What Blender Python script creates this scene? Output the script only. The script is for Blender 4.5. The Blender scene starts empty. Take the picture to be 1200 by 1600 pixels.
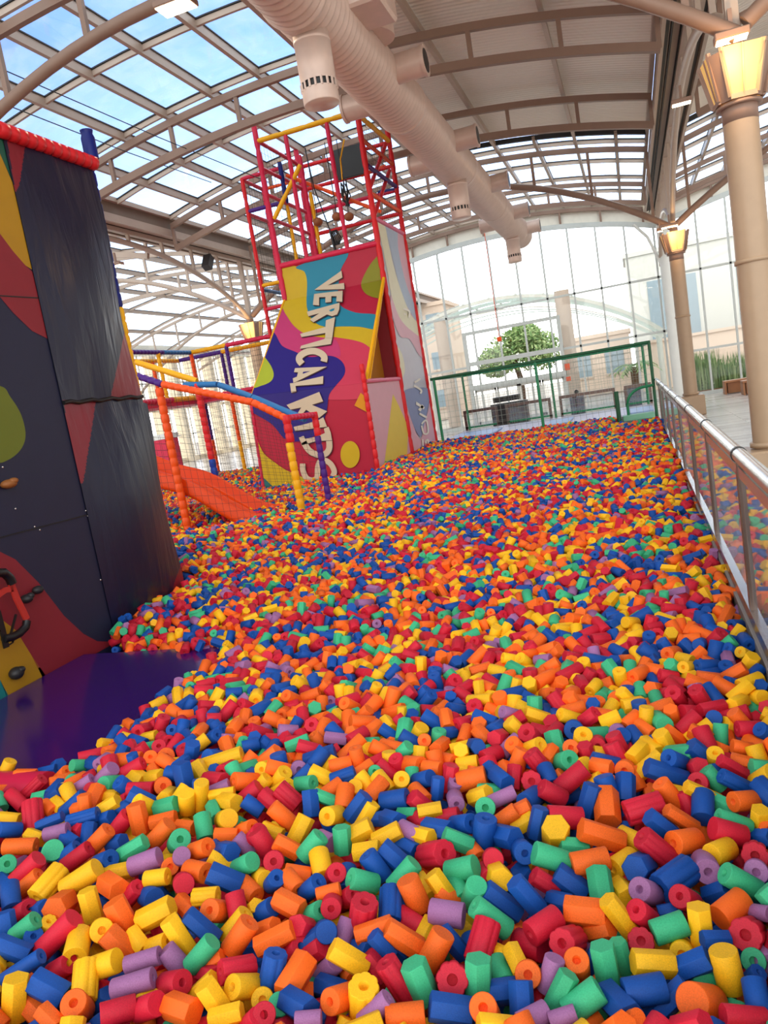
import bpy, math, random
import numpy as np
from mathutils import Vector, Matrix
from mathutils.geometry import tessellate_polygon

random.seed(7)
rng = np.random.default_rng(11)
sc = bpy.context.scene
COL = sc.collection
PI = math.pi

# ------------------------------------------------------------------ camera
FPX = 1200.0
def camera_axes(vp=(987, 558), roll=9.5):
    dy = Vector((vp[0] - 600, -(vp[1] - 800), -FPX)).normalized()
    r = math.radians(roll)
    a = (vp[0] - 600) * math.sin(r) + (vp[1] - 800) * math.cos(r)
    d = -FPX * FPX / a
    up = (-Vector((d * math.sin(r), -d * math.cos(r), -FPX))).normalized()
    x = dy.cross(up).normalized()
    return Matrix((x, dy, up))           # camera vector -> world vector
CAM_R = camera_axes()
CAM_P = Vector((0, 0, 1.7))
cam_d = bpy.data.cameras.new('camera')
cam = bpy.data.objects.new('camera', cam_d)
COL.objects.link(cam)
cam_d.sensor_fit = 'VERTICAL'
cam_d.sensor_height = 24.0
cam_d.lens = 24.0 * FPX / 1600.0
cam_d.clip_start = 0.05
cam_d.clip_end = 400
cam.matrix_world = Matrix.Translation(CAM_P) @ CAM_R.to_4x4()
sc.camera = cam

# ------------------------------------------------------------------ view, sky, light
sc.view_settings.view_transform = 'Standard'
sc.view_settings.look = 'None'
sc.view_settings.gamma = 1.0
sc.view_settings.use_curve_mapping = False
sc.view_settings.exposure = -0.48
try:
    sc.cycles.max_bounces = 7
    sc.cycles.diffuse_bounces = 4
    sc.cycles.glossy_bounces = 3
    sc.cycles.transparent_max_bounces = 24
    sc.cycles.use_denoising = True
    sc.cycles.caustics_reflective = False
    sc.cycles.caustics_refractive = False
    sc.cycles.sample_clamp_indirect = 6.0
except Exception:
    pass

world = bpy.data.worlds.new('sky')
sc.world = world
world.use_nodes = True
wt = world.node_tree
wt.nodes.clear()
def wn(kind, **kw):
    n = wt.nodes.new(kind)
    for k, v in kw.items():
        setattr(n, k, v)
    return n
w_out = wn('ShaderNodeOutputWorld')
w_bg = wn('ShaderNodeBackground')
w_tc = wn('ShaderNodeTexCoord')
w_sep = wn('ShaderNodeSeparateXYZ')
wt.links.new(w_tc.outputs['Generated'], w_sep.inputs[0])
w_el = wn('ShaderNodeValToRGB')                       # colour by height above the horizon
cr = w_el.color_ramp
cr.elements[0].position = 0.0; cr.elements[0].color = (2.6, 2.5, 2.35, 1)
cr.elements[1].position = 1.0; cr.elements[1].color = (0.20, 0.38, 0.74, 1)
e = cr.elements.new(0.11); e.color = (1.6, 1.65, 1.7, 1)
e = cr.elements.new(0.21); e.color = (0.95, 1.08, 1.3, 1)
e = cr.elements.new(0.30); e.color = (0.38, 0.53, 0.86, 1)
e = cr.elements.new(0.42); e.color = (0.20, 0.345, 0.68, 1)
wt.links.new(w_sep.outputs['Z'], w_el.inputs[0])
w_no = wn('ShaderNodeTexNoise'); w_no.inputs['Scale'].default_value = 2.6; w_no.inputs['Detail'].default_value = 6
wt.links.new(w_tc.outputs['Generated'], w_no.inputs['Vector'])
w_cr = wn('ShaderNodeValToRGB')
w_cr.color_ramp.elements[0].position = 0.54; w_cr.color_ramp.elements[1].position = 0.80
wt.links.new(w_no.outputs['Fac'], w_cr.inputs[0])
w_mix = wn('ShaderNodeMixRGB'); w_mix.inputs['Color2'].default_value = (.8, .84, .9, 1)
wt.links.new(w_cr.outputs[0], w_mix.inputs['Fac']); wt.links.new(w_el.outputs[0], w_mix.inputs['Color1'])
# brightness: a bright hazy sun glow low ahead (+Y), warm fill brightness added to the unseen sky behind
w_m1 = wn('ShaderNodeVectorMath', operation='DOT_PRODUCT'); w_m1.inputs[1].default_value = Vector((-0.25, 0.95, 0.22)).normalized()
wt.links.new(w_tc.outputs['Generated'], w_m1.inputs[0])
w_mr = wn('ShaderNodeMapRange'); w_mr.inputs['From Min'].default_value = 0.74; w_mr.inputs['From Max'].default_value = 1.0
w_mr.inputs['To Min'].default_value = 0.62; w_mr.inputs['To Max'].default_value = 4.5
wt.links.new(w_m1.outputs['Value'], w_mr.inputs['Value'])
w_m2 = wn('ShaderNodeMapRange'); w_m2.inputs['From Min'].default_value = -0.05; w_m2.inputs['From Max'].default_value = -0.6
w_m2.inputs['To Min'].default_value = 0.0; w_m2.inputs['To Max'].default_value = 4.0
wt.links.new(w_sep.outputs['Y'], w_m2.inputs['Value'])
w_ad = wn('ShaderNodeMath', operation='ADD')
wt.links.new(w_mr.outputs[0], w_ad.inputs[0]); wt.links.new(w_m2.outputs[0], w_ad.inputs[1])
w_f = wn('ShaderNodeMapRange'); w_f.inputs['From Min'].default_value = 0.10; w_f.inputs['From Max'].default_value = -0.3
wt.links.new(w_sep.outputs['Y'], w_f.inputs['Value'])
w_mx2 = wn('ShaderNodeMixRGB'); w_mx2.inputs['Color2'].default_value = (1.0, 0.95, 0.87, 1)
wt.links.new(w_f.outputs[0], w_mx2.inputs['Fac']); wt.links.new(w_mix.outputs[0], w_mx2.inputs['Color1'])
wt.links.new(w_mx2.outputs[0], w_bg.inputs['Color']); wt.links.new(w_ad.outputs[0], w_bg.inputs['Strength'])
wt.links.new(w_bg.outputs[0], w_out.inputs[0])

sun_d = bpy.data.lights.new('sun', 'SUN')
sun_d.energy = 4.2; sun_d.angle = math.radians(40); sun_d.color = (1.0, 0.89, 0.74)
sun = bpy.data.objects.new('sun', sun_d); COL.objects.link(sun)
sun.rotation_euler = Vector((-0.22, -0.66, -0.66)).to_track_quat('-Z', 'Y').to_euler()

# ------------------------------------------------------------------ pixel helpers (the photograph measured against known planes)
def ray(px, py):
    return CAM_R @ Vector((px - 600, -(py - 800), -FPX))
def on_plane(px, py, p, n):
    d = ray(px, py); n = Vector(n)
    return CAM_P + d * ((Vector(p) - CAM_P).dot(n) / d.dot(n))
def at_x(px, py, x): return on_plane(px, py, (x, 0, 0), (1, 0, 0))
def at_y(px, py, y): return on_plane(px, py, (0, y, 0), (0, 1, 0))
def at_z(px, py, z): return on_plane(px, py, (0, 0, z), (0, 0, 1))
CAM_I = CAM_R.transposed()
def to_px(p):
    v = CAM_I @ (Vector(p) - CAM_P)
    return 600 + FPX * v.x / -v.z, 800 - FPX * v.y / -v.z

# ------------------------------------------------------------------ materials
def srgb(c):
    out = []
    for v in c[:3]:
        v = v / 255.0
        out.append(v / 12.92 if v <= 0.04045 else ((v + 0.055) / 1.055) ** 2.4)
    return (*out, 1.0)
MATS = {}
def mat(name, rgb, rough=0.5, metal=0.0, var=0.06, scale=6.0, bump=0.0, bscale=60.0, spec=None, emit=None, estr=0.0, coat=0.0, trans=0.0):
    if name in MATS: return MATS[name]
    m = bpy.data.materials.new(name); m.use_nodes = True
    nt = m.node_tree; b = nt.nodes['Principled BSDF']
    tc = nt.nodes.new('ShaderNodeTexCoord')
    no = nt.nodes.new('ShaderNodeTexNoise'); no.inputs['Scale'].default_value = scale; no.inputs['Detail'].default_value = 4
    nt.links.new(tc.outputs['Object'], no.inputs['Vector'])
    mr = nt.nodes.new('ShaderNodeMapRange'); mr.inputs['To Min'].default_value = 1 - var * 1.6; mr.inputs['To Max'].default_value = 1 + var * 1.6
    nt.links.new(no.outputs['Fac'], mr.inputs['Value'])
    hs = nt.nodes.new('ShaderNodeHueSaturation'); hs.inputs['Color'].default_value = srgb(rgb)
    nt.links.new(mr.outputs[0], hs.inputs['Value']); nt.links.new(hs.outputs[0], b.inputs['Base Color'])
    b.inputs['Roughness'].default_value = rough; b.inputs['Metallic'].default_value = metal
    if spec is not None: b.inputs['Specular IOR Level'].default_value = spec
    if coat: b.inputs['Coat Weight'].default_value = coat; b.inputs['Coat Roughness'].default_value = 0.15
    if emit: b.inputs['Emission Color'].default_value = (*emit, 1); b.inputs['Emission Strength'].default_value = estr
    if bump:
        n2 = nt.nodes.new('ShaderNodeTexNoise'); n2.inputs['Scale'].default_value = bscale; n2.inputs['Detail'].default_value = 5
        nt.links.new(tc.outputs['Object'], n2.inputs['Vector'])
        bp = nt.nodes.new('ShaderNodeBump'); bp.inputs['Strength'].default_value = bump; bp.inputs['Distance'].default_value = 0.01
        nt.links.new(n2.outputs['Fac'], bp.inputs['Height']); nt.links.new(bp.outputs[0], b.inputs['Normal'])
    MATS[name] = m
    return m

def glass_mat(name, tint, dirt_haze=0.0, gloss=0.08, dirt_haze_col=(0.8, 0.85, 0.9), dscale=1.4):
    m = bpy.data.materials.new(name); m.use_nodes = True
    nt = m.node_tree; nt.nodes.clear()
    out = nt.nodes.new('ShaderNodeOutputMaterial')
    tr = nt.nodes.new('ShaderNodeBsdfTransparent'); tr.inputs[0].default_value = (*tint, 1)
    gl = nt.nodes.new('ShaderNodeBsdfGlossy'); gl.inputs['Roughness'].default_value = 0.03
    fr = nt.nodes.new('ShaderNodeFresnel'); fr.inputs[0].default_value = 1.45
    mu = nt.nodes.new('ShaderNodeMath'); mu.operation = 'MULTIPLY_ADD'; mu.inputs[1].default_value = 0.8; mu.inputs[2].default_value = gloss * 0.3
    nt.links.new(fr.outputs[0], mu.inputs[0])
    mx = nt.nodes.new('ShaderNodeMixShader')
    nt.links.new(mu.outputs[0], mx.inputs[0]); nt.links.new(tr.outputs[0], mx.inputs[1]); nt.links.new(gl.outputs[0], mx.inputs[2])
    last = mx
    if dirt_haze:
        tc = nt.nodes.new('ShaderNodeTexCoord')
        no = nt.nodes.new('ShaderNodeTexNoise'); no.inputs['Scale'].default_value = dscale; no.inputs['Detail'].default_value = 9; no.inputs['Roughness'].default_value = 0.7
        nt.links.new(tc.outputs['Object'], no.inputs['Vector'])
        rp = nt.nodes.new('ShaderNodeMapRange'); rp.inputs['From Min'].default_value = 0.42; rp.inputs['From Max'].default_value = 0.68
        rp.inputs['To Min'].default_value = dirt_haze * 0.15; rp.inputs['To Max'].default_value = dirt_haze
        nt.links.new(no.outputs['Fac'], rp.inputs['Value'])
        tl = nt.nodes.new('ShaderNodeBsdfTranslucent'); tl.inputs[0].default_value = (*dirt_haze_col, 1)
        m2 = nt.nodes.new('ShaderNodeMixShader')
        nt.links.new(rp.outputs[0], m2.inputs[0]); nt.links.new(mx.outputs[0], m2.inputs[1]); nt.links.new(tl.outputs[0], m2.inputs[2])
        last = m2
    nt.links.new(last.outputs[0], out.inputs[0])
    MATS[name] = m
    return m

ROOF_GLASS = glass_mat('roof_glass', (0.70, 0.82, 0.95), dirt_haze=0.22)
CLEAR_GLASS = glass_mat('clear_glass', (0.93, 0.97, 0.97))
BARRIER_GLASS = glass_mat('barrier_glass', (0.86, 0.90, 0.92), gloss=0.3, dirt_haze=.28, dscale=.6)  # pale translucent haze mixed in for the sheen of reflections
STEEL_PAINT = mat('cream_painted_steel', (184, 164, 148), 0.45, var=0.05)
STEEL_BROWN = mat('brownish_painted_steel', (150, 120, 104), 0.5, var=0.06)
SHADED_TRUSS_M = mat('shaded_truss_steel', (138, 110, 94), 0.5, var=0.06)  # cream steel browned in its colour for shade under the opaque roof
WHITE_FRAME = mat('white_frame', (226, 226, 220), 0.45, var=0.03)
DARK_GASKET = mat('dark_gasket', (40, 42, 46), 0.6)
COLUMN = mat('column_paint', (178, 150, 122), 0.4, var=0.05)
PIPE_PAINT = mat('warm_grey_duct', (212, 186, 172), 0.36, metal=0.1, var=0.08)
STAINLESS = mat('stainless_steel', (190, 184, 180), 0.25, metal=0.9, var=0.05)
DARK_STEEL = mat('dark_steel', (112, 96, 90), 0.3, metal=0.7)
BLACK = mat('black_plastic', (16, 15, 17), 0.4)
NET_M = mat('net_cord', (52, 48, 46), 0.8)
ROPE_M = mat('rope', (120, 95, 60), 0.85)
def vinyl(name, rgb, rough=0.32): return mat('vinyl_' + name, rgb, .42, var=0.05, bump=0.08, bscale=14, spec=.3)
VR = vinyl('red', (214, 34, 40)); VC = vinyl('crimson', (206, 34, 70)); VO = vinyl('orange', (238, 84, 22)); VY = vinyl('yellow', (238, 172, 20))
VB = vinyl('blue', (24, 66, 168)); VP = vinyl('purple', (72, 28, 122)); VT = vinyl('steel_blue', (40, 110, 170)); VPK = vinyl('pink', (226, 120, 150)); VN = vinyl('navy', (20, 30, 110))

# ------------------------------------------------------------------ mesh helpers
class MB:
    def __init__(s): s.v = []; s.f = []; s.m = []; s.sm = []
    def add(s, vs, fs, mi=0, smooth=False):
        o = len(s.v); s.v.extend([tuple(v) for v in vs])
        for f in fs:
            s.f.append(tuple(i + o for i in f)); s.m.append(mi); s.sm.append(smooth)
    def box(s, lo, hi, mi=0, bev=0.0):
        x0, y0, z0 = lo; x1, y1, z1 = hi
        if bev <= 0:
            vs = [(x, y, z) for x in (x0, x1) for y in (y0, y1) for z in (z0, z1)]
            s.add(vs, [(0, 1, 3, 2), (4, 6, 7, 5), (0, 4, 5, 1), (2, 3, 7, 6), (0, 2, 6, 4), (1, 5, 7, 3)], mi); return
        b = bev; vs = []; idx = {}
        for i, x in enumerate((x0, x1)):
            for j, y in enumerate((y0, y1)):
                for k, z in enumerate((z0, z1)):
                    sx, sy, sz = (1, -1)[i], (1, -1)[j], (1, -1)[k]
                    for a, c in enumerate(((0, 1, 1), (1, 0, 1), (1, 1, 0))):
                        idx[i, j, k, a] = len(vs); vs.append((x + sx * b * c[0], y + sy * b * c[1], z + sz * b * c[2]))
        fs = []
        for i in (0, 1):
            q = [idx[i, 0, 0, 0], idx[i, 0, 1, 0], idx[i, 1, 1, 0], idx[i, 1, 0, 0]]; fs.append(q if i == 0 else q[::-1])
        for j in (0, 1):
            q = [idx[0, j, 0, 1], idx[1, j, 0, 1], idx[1, j, 1, 1], idx[0, j, 1, 1]]; fs.append(q if j == 0 else q[::-1])
        for k in (0, 1):
            q = [idx[0, 0, k, 2], idx[0, 1, k, 2], idx[1, 1, k, 2], idx[1, 0, k, 2]]; fs.append(q if k == 0 else q[::-1])
        for j in (0, 1):
            for k in (0, 1): fs.append([idx[0, j, k, 1], idx[1, j, k, 1], idx[1, j, k, 2], idx[0, j, k, 2]])
        for i in (0, 1):
            for k in (0, 1): fs.append([idx[i, 0, k, 0], idx[i, 1, k, 0], idx[i, 1, k, 2], idx[i, 0, k, 2]])
            for j in (0, 1): fs.append([idx[i, j, 0, 0], idx[i, j, 1, 0], idx[i, j, 1, 1], idx[i, j, 0, 1]])
        for i in (0, 1):
            for j in (0, 1):
                for k in (0, 1): fs.append([idx[i, j, k, 0], idx[i, j, k, 1], idx[i, j, k, 2]])
        s.add(vs, fs, mi)
    def sweep(s, pts, prof, mi=0, smooth=True, radii=None, closed=False, up=(0, 0, 1), cap=True):
        """carry a closed profile (list of 2D points) along pts"""
        P = [Vector(p) for p in pts]; n = len(P); k = len(prof); vs = []
        for i, p in enumerate(P):
            t = (P[min(i + 1, n - 1)] - P[max(i - 1, 0)])
            if closed: t = P[(i + 1) % n] - P[i - 1]
            t.normalize()
            u = Vector(up)
            if abs(t.dot(u)) > 0.97: u = Vector((0, 1, 0)) if abs(t.y) < 0.9 else Vector((1, 0, 0))
            a = t.cross(u).normalized(); b = a.cross(t).normalized()
            r = 1.0 if radii is None else radii[i]
            for q in prof: vs.append(p + a * (q[0] * r) + b * (q[1] * r))
        fs = []
        for i in range(n if closed else n - 1):
            j = (i + 1) % n
            for c in range(k): fs.append((i * k + c, i * k + (c + 1) % k, j * k + (c + 1) % k, j * k + c))
        s.add(vs, fs, mi, smooth)
        if cap and not closed:
            s.add(vs[:k], [tuple(range(k))[::-1]], mi); s.add(vs[-k:], [tuple(range(k))], mi)
    def tube(s, pts, r, seg=10, mi=0, radii=None, closed=False):
        s.sweep(pts, [(r * math.cos(2 * PI * c / seg), r * math.sin(2 * PI * c / seg)) for c in range(seg)], mi, True, radii, closed)
    def bar(s, p, q, w, h, mi=0):
        s.sweep([p, q], [(-w / 2, -h / 2), (w / 2, -h / 2), (w / 2, h / 2), (-w / 2, h / 2)], mi, False)
    def path(s, pts, w, h, mi=0):
        s.sweep(pts, [(-w / 2, -h / 2), (w / 2, -h / 2), (w / 2, h / 2), (-w / 2, h / 2)], mi, False)
    def sausage(s, p, q, r, pitch=0.12, dip=0.16, seg=10, mi=0):
        """foam sleeve made of short segments with a pinch between them"""
        p = Vector(p); q = Vector(q); L = (q - p).length; n = max(1, round(L / pitch)); pts = []; rad = []
        for i in range(n):
            for t, rr in ((0.02, 1 - dip), (0.16, 1.0), (0.84, 1.0), (0.98, 1 - dip)):
                pts.append(p.lerp(q, (i + t) / n)); rad.append(rr)
        s.tube(pts, r, seg, mi, rad)
    def lathe(s, c, prof, seg=24, mi=0, smooth=True):
        vs = []; k = len(prof)
        for i in range(seg):
            a = 2 * PI * i / seg
            for r, z in prof: vs.append((c[0] + r * math.cos(a), c[1] + r * math.sin(a), c[2] + z))
        fs = [(i * k + j, ((i + 1) % seg) * k + j, ((i + 1) % seg) * k + j + 1, i * k + j + 1) for i in range(seg) for j in range(k - 1)]
        s.add(vs, fs, mi, smooth)
    def ball(s, c, r, mi=0, nu=12, nv=8, sc_=(1, 1, 1)):
        vs = [(c[0], c[1], c[2] - r * sc_[2])]
        for j in range(1, nv):
            b = -PI / 2 + PI * j / nv
            for i in range(nu):
                a = 2 * PI * i / nu; vs.append((c[0] + r * sc_[0] * math.cos(b) * math.cos(a), c[1] + r * sc_[1] * math.cos(b) * math.sin(a), c[2] + r * sc_[2] * math.sin(b)))
        vs.append((c[0], c[1], c[2] + r * sc_[2])); fs = []
        for i in range(nu):
            fs.append((0, 1 + (i + 1) % nu, 1 + i)); fs.append((len(vs) - 1, 1 + (nv - 2) * nu + i, 1 + (nv - 2) * nu + (i + 1) % nu))
            for j in range(nv - 2): fs.append((1 + j * nu + i, 1 + j * nu + (i + 1) % nu, 1 + (j + 1) * nu + (i + 1) % nu, 1 + (j + 1) * nu + i))
        s.add(vs, fs, mi, True)
    def poly(s, pts, mi=0, thick=None):
        """flat, possibly concave polygon; thick = vector for an extruded solid"""
        P = [Vector(p) for p in pts]
        if len(P) < 3: return
        tris = tessellate_polygon([P])
        s.add(P, [tuple(t) for t in tris], mi)
        if thick is not None:
            Q = [p + Vector(thick) for p in P]
            s.add(Q, [tuple(t)[::-1] for t in tris], mi)
            n = len(P); s.add(P + Q, [(i, (i + 1) % n, n + (i + 1) % n, n + i) for i in range(n)], mi)
    def build(s, name, mats, parent=None, **props):
        me = bpy.data.meshes.new(name)
        me.from_pydata(s.v, [], s.f)
        if not isinstance(mats, (list, tuple)): mats = [mats]
        for m in mats: me.materials.append(m)
        me.polygons.foreach_set('material_index', s.m); me.polygons.foreach_set('use_smooth', s.sm)
        me.update()
        o = bpy.data.objects.new(name, me); COL.objects.link(o)
        if parent is not None:
            o.parent = parent; o.matrix_parent_inverse = Matrix.Translation(-parent.location)
        for k, v in props.items(): o[k] = v
        return o
def structure(name, mb, mats): return mb.build(name, mats, kind='structure')
def thing(name, label, category, loc=(0, 0, 0), group=None):
    o = bpy.data.objects.new(name, None); o.empty_display_size = 0.2; COL.objects.link(o)
    o.location = loc; o['label'] = label; o['category'] = category
    if group: o['group'] = group
    return o
def solo(name, mb, mats, label, category, group=None):
    o = mb.build(name, mats); o['label'] = label; o['category'] = category
    if group: o['group'] = group
    return o
def net(mb, a, b, c, d, step=0.11, r=0.0028):
    """cord net between the corners a-b (bottom) and d-c (top)"""
    a, b, c, d = map(Vector, (a, b, c, d))
    n = max(1, round(((b - a).length + (c - d).length) / 2 / step)); m = max(1, round(((d - a).length + (c - b).length) / 2 / step))
    tri = [(r * math.cos(t), r * math.sin(t)) for t in (0, 2.1, 4.2)]
    for i in range(n + 1): mb.sweep([a.lerp(b, i / n), d.lerp(c, i / n)], tri, 0, False, cap=False)
    for j in range(m + 1): mb.sweep([a.lerp(d, j / m), b.lerp(c, j / m)], tri, 0, False, cap=False)
def spline(pts, n=6, closed=True):
    P = [Vector((p[0], p[1])) for p in pts]; k = len(P); out = []
    for i in range(k if closed else k - 1):
        if closed: p0, p1, p2, p3 = P[i - 1], P[i], P[(i + 1) % k], P[(i + 2) % k]
        else: p0, p1, p2, p3 = P[max(i - 1, 0)], P[i], P[i + 1], P[min(i + 2, k - 1)]
        for j in range(n):
            t = j / n
            out.append(0.5 * ((2 * p1) + (p2 - p0) * t + (2 * p0 - 5 * p1 + 4 * p2 - p3) * t * t + (3 * p1 - p0 - 3 * p2 + p3) * t ** 3))
    if not closed: out.append(P[-1])
    return out
def clip(poly_, quad):
    """Sutherland-Hodgman: polygon inside a convex quad (any winding)"""
    area = sum(quad[i][0] * quad[(i + 1) % len(quad)][1] - quad[(i + 1) % len(quad)][0] * quad[i][1] for i in range(len(quad)))
    q = quad if area > 0 else quad[::-1]; out = [(p[0], p[1]) for p in poly_]
    for i in range(len(q)):
        ax, ay = q[i]; bx, by = q[(i + 1) % len(q)]; src = out; out = []
        if not src: return []
        side = lambda p: (bx - ax) * (p[1] - ay) - (by - ay) * (p[0] - ax)
        for j in range(len(src)):
            c, d = src[j - 1], src[j]; sc0, sd = side(c), side(d)
            if sd >= 0:
                if sc0 < 0: t = sc0 / (sc0 - sd); out.append((c[0] + t * (d[0] - c[0]), c[1] + t * (d[1] - c[1])))
                out.append(d)
            elif sc0 >= 0:
                t = sc0 / (sc0 - sd); out.append((c[0] + t * (d[0] - c[0]), c[1] + t * (d[1] - c[1])))
    return out
class Face:
    """a flat printed panel: corners in the world; shapes measured on the photograph are laid on its plane"""
    def __init__(s, corners, out):
        s.c = [Vector(p) for p in corners]; s.n = (s.c[1] - s.c[0]).cross(s.c[2] - s.c[0]).normalized()
        if s.n.dot(Vector(out)) < 0: s.n = -s.n
        s.q = [to_px(p) for p in s.c]
    def lay(s, mb, pts, mi, lift):
        pts = clip(pts, s.q)
        if len(pts) < 3: return
        clean = [p for i, p in enumerate(pts) if (abs(p[0] - pts[i - 1][0]) + abs(p[1] - pts[i - 1][1])) > 0.02]
        mb.poly([on_plane(p[0], p[1], s.c[0] + s.n * lift, s.n) for p in clean], mi)
def stroke(pts, w):
    P = spline(pts, 5, closed=False); L = []; R = []
    for i, p in enumerate(P):
        t = (P[min(i + 1, len(P) - 1)] - P[max(i - 1, 0)]).normalized(); n = Vector((-t.y, t.x)) * w / 2
        L.append(p + n); R.append(p - n)
    return L + R[::-1]

# ================================================================== THE SETTING
FLOOR_M = mat('floor_boards', (206, 200, 194), 0.22, var=0.10, scale=2.5)
def floor_nodes():
    nt = FLOOR_M.node_tree; b = nt.nodes['Principled BSDF']
    tc = nt.nodes.new('ShaderNodeTexCoord'); mp = nt.nodes.new('ShaderNodeMapping')
    br = nt.nodes.new('ShaderNodeTexBrick')
    nt.links.new(tc.outputs['Object'], mp.inputs[0]); nt.links.new(mp.outputs[0], br.inputs['Vector'])
    br.inputs['Color1'].default_value = srgb((214, 208, 202)); br.inputs['Color2'].default_value = srgb((168, 158, 152)); br.inputs['Mortar'].default_value = srgb((120, 112, 108))
    br.inputs['Scale'].default_value = 1.0; br.inputs['Mortar Size'].default_value = 0.006; br.inputs['Brick Width'].default_value = 1.4; br.inputs['Row Height'].default_value = 0.22
    nt.links.new(br.outputs['Color'], b.inputs['Base Color'])
floor_nodes()
mb = MB(); mb.box((-26, -12, -0.2), (16, 29.3, 0)); mb.box((-26, 29.3, -0.2), (-10.9, 50, 0)); structure('floor', mb, FLOOR_M)
mb = MB(); mb.box((-60, 29.35, -0.25), (60, 110, -0.03)); structure('ground_outside', mb, mat('pale_paving', (205, 196, 186), 0.8, var=0.08))

XC, RG = -4.6, 21.0
def vz(dx, top, R=RG): return top - (R - math.sqrt(max(R * R - dx * dx, 0.01)))
PITCH = 4.05
BAR_Y = [9 + 2.025 * k for k in range(-3, 11)]
BAYS = [('nave', XC, -5.5, 5.5, 29.25), ('side', -16.4, -8.1, 5.5, 48.0), ('outer', 7.2, -5.5, 5.5, 29.25)]
CEIL_M = bpy.data.materials.new('corrugated_ceiling'); CEIL_M.use_nodes = True
def ceil_nodes():
    nt = CEIL_M.node_tree; b = nt.nodes['Principled BSDF']
    b.inputs['Base Color'].default_value = srgb((240, 230, 216)); b.inputs['Roughness'].default_value = 0.5
    tc = nt.nodes.new('ShaderNodeTexCoord'); wv = nt.nodes.new('ShaderNodeTexWave'); wv.bands_direction = 'Y'; wv.inputs['Scale'].default_value = 2.6
    wv.inputs['Distortion'].default_value = 0.0
    nt.links.new(tc.outputs['Object'], wv.inputs['Vector'])
    bp = nt.nodes.new('ShaderNodeBump'); bp.inputs['Strength'].default_value = 0.6; bp.inputs['Distance'].default_value = 0.03
    nt.links.new(wv.outputs['Fac'], bp.inputs['Height']); nt.links.new(bp.outputs[0], b.inputs['Normal'])
ceil_nodes()
def vault_sheet(mb, xc, d0, d1, y0, y1, top, thick=None, n=16):
    ds = [d0 + (d1 - d0) * i / n for i in range(n + 1)]
    vs = [(xc + d, y, vz(d, top)) for d in ds for y in (y0, y1)]
    mb.add(vs, [(2 * i, 2 * i + 1, 2 * i + 3, 2 * i + 2) for i in range(n)], 0, True)
    if thick:
        vs = [(x, y, z + thick) for x, y, z in vs]
        mb.add(vs, [(2 * i, 2 * i + 2, 2 * i + 3, 2 * i + 1) for i in range(n)], 0, True)
# opaque corrugated part: from beside the duct over the railing side, until the skylight near the second column row
mb = MB(); vault_sheet(mb, XC, 0.30, 5.5, 7.0, 20.45, 7.62, 0.05); vault_sheet(mb, 7.2, -5.5, 5.5, 7.0, 20.45, 7.62, 0.05); structure('ceiling', mb, CEIL_M)
mb = MB(); vault_sheet(mb, XC, -5.5, 0.30, -10, 29.25, 7.60); vault_sheet(mb, XC, 0.30, 5.5, 20.45, 29.25, 7.60); vault_sheet(mb, XC, 0.30, 5.5, -10, 7.0, 7.60)
structure('window_1', mb, ROOF_GLASS)
mb = MB(); vault_sheet(mb, -16.4, -8.1, 5.5, -10, 48, 7.60); structure('window_2', mb, ROOF_GLASS)
mb = MB(); vault_sheet(mb, 7.2, -5.5, 5.5, 20.45, 29.25, 7.60); vault_sheet(mb, 7.2, -5.5, 5.5, -10, 7.0, 7.60); structure('window_3', mb, ROOF_GLASS)
# glazing bars: purlins run along the hall, cross bars follow the vault; each carries a dark gasket under the glass
for bi, (nm, xc, d0, d1, yend) in enumerate(BAYS):
    mb = MB()
    k0 = math.ceil(d0 / 0.95); ks = [k * 0.95 + 0.07 for k in range(k0, int(d1 / 0.95) + 1)]
    for j, d in enumerate(ks):
        if nm == 'side' and j % 2: continue
        opaque = (nm == 'outer') or (nm == 'nave' and d > 0.3)
        z = vz(d, 7.50)
        if opaque and j % 2 == 0:
            mb.box((xc + d - .035, 20.4, z - .07), (xc + d + .035, yend, z + .07))
            mb.box((xc + d - .045, 20.4, z + .072), (xc + d + .045, yend, z + .092), 1)
        else:
            mb.box((xc + d - .035, 2, z - .07), (xc + d + .035, yend, z + .07))
            if not opaque: mb.box((xc + d - .05, 2, z + .072), (xc + d + .05, yend, z + .092), 1)
    for y in (BAR_Y[1::2] + [29.25 + 4.05 * k for k in range(1, 5)] if nm == 'side' else BAR_Y):
        a = d0
        if nm == 'outer' and y < 20.4: continue
        b = 0.30 if (nm == 'nave' and y < 20.4) else d1
        pts = [(xc + a + (b - a) * i / 12, y, vz(a + (b - a) * i / 12, 7.52)) for i in range(13)]
        mb.path(pts, .05, .08)
        mb.path([(p[0], p[1], p[2] + .055) for p in pts], .09, .02, 1)
    structure('trim_%d' % (bi + 1), mb, [STEEL_PAINT, DARK_GASKET])
# edge beam between glass and corrugated ceiling, black closing line of the ceiling
mb = MB(); mb.box((-4.38, 2, 7.36), (-4.22, 20.45, 7.62)); mb.box((-4.1, 2, 7.46), (-4.05, 20.45, 7.62), 1)
mb.path([(XC + .3 + 5.2 * i / 12, 20.45, vz(.3 + 5.2 * i / 12, 7.55)) for i in range(13)], .1, .1, 1)
mb.path([(7.2 - 5.5 + 11 * i / 12, 20.45, vz(-5.5 + 11 * i / 12, 7.55)) for i in range(13)], .1, .1, 1)
structure('trim_4', mb, [STEEL_PAINT, DARK_GASKET])
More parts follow.
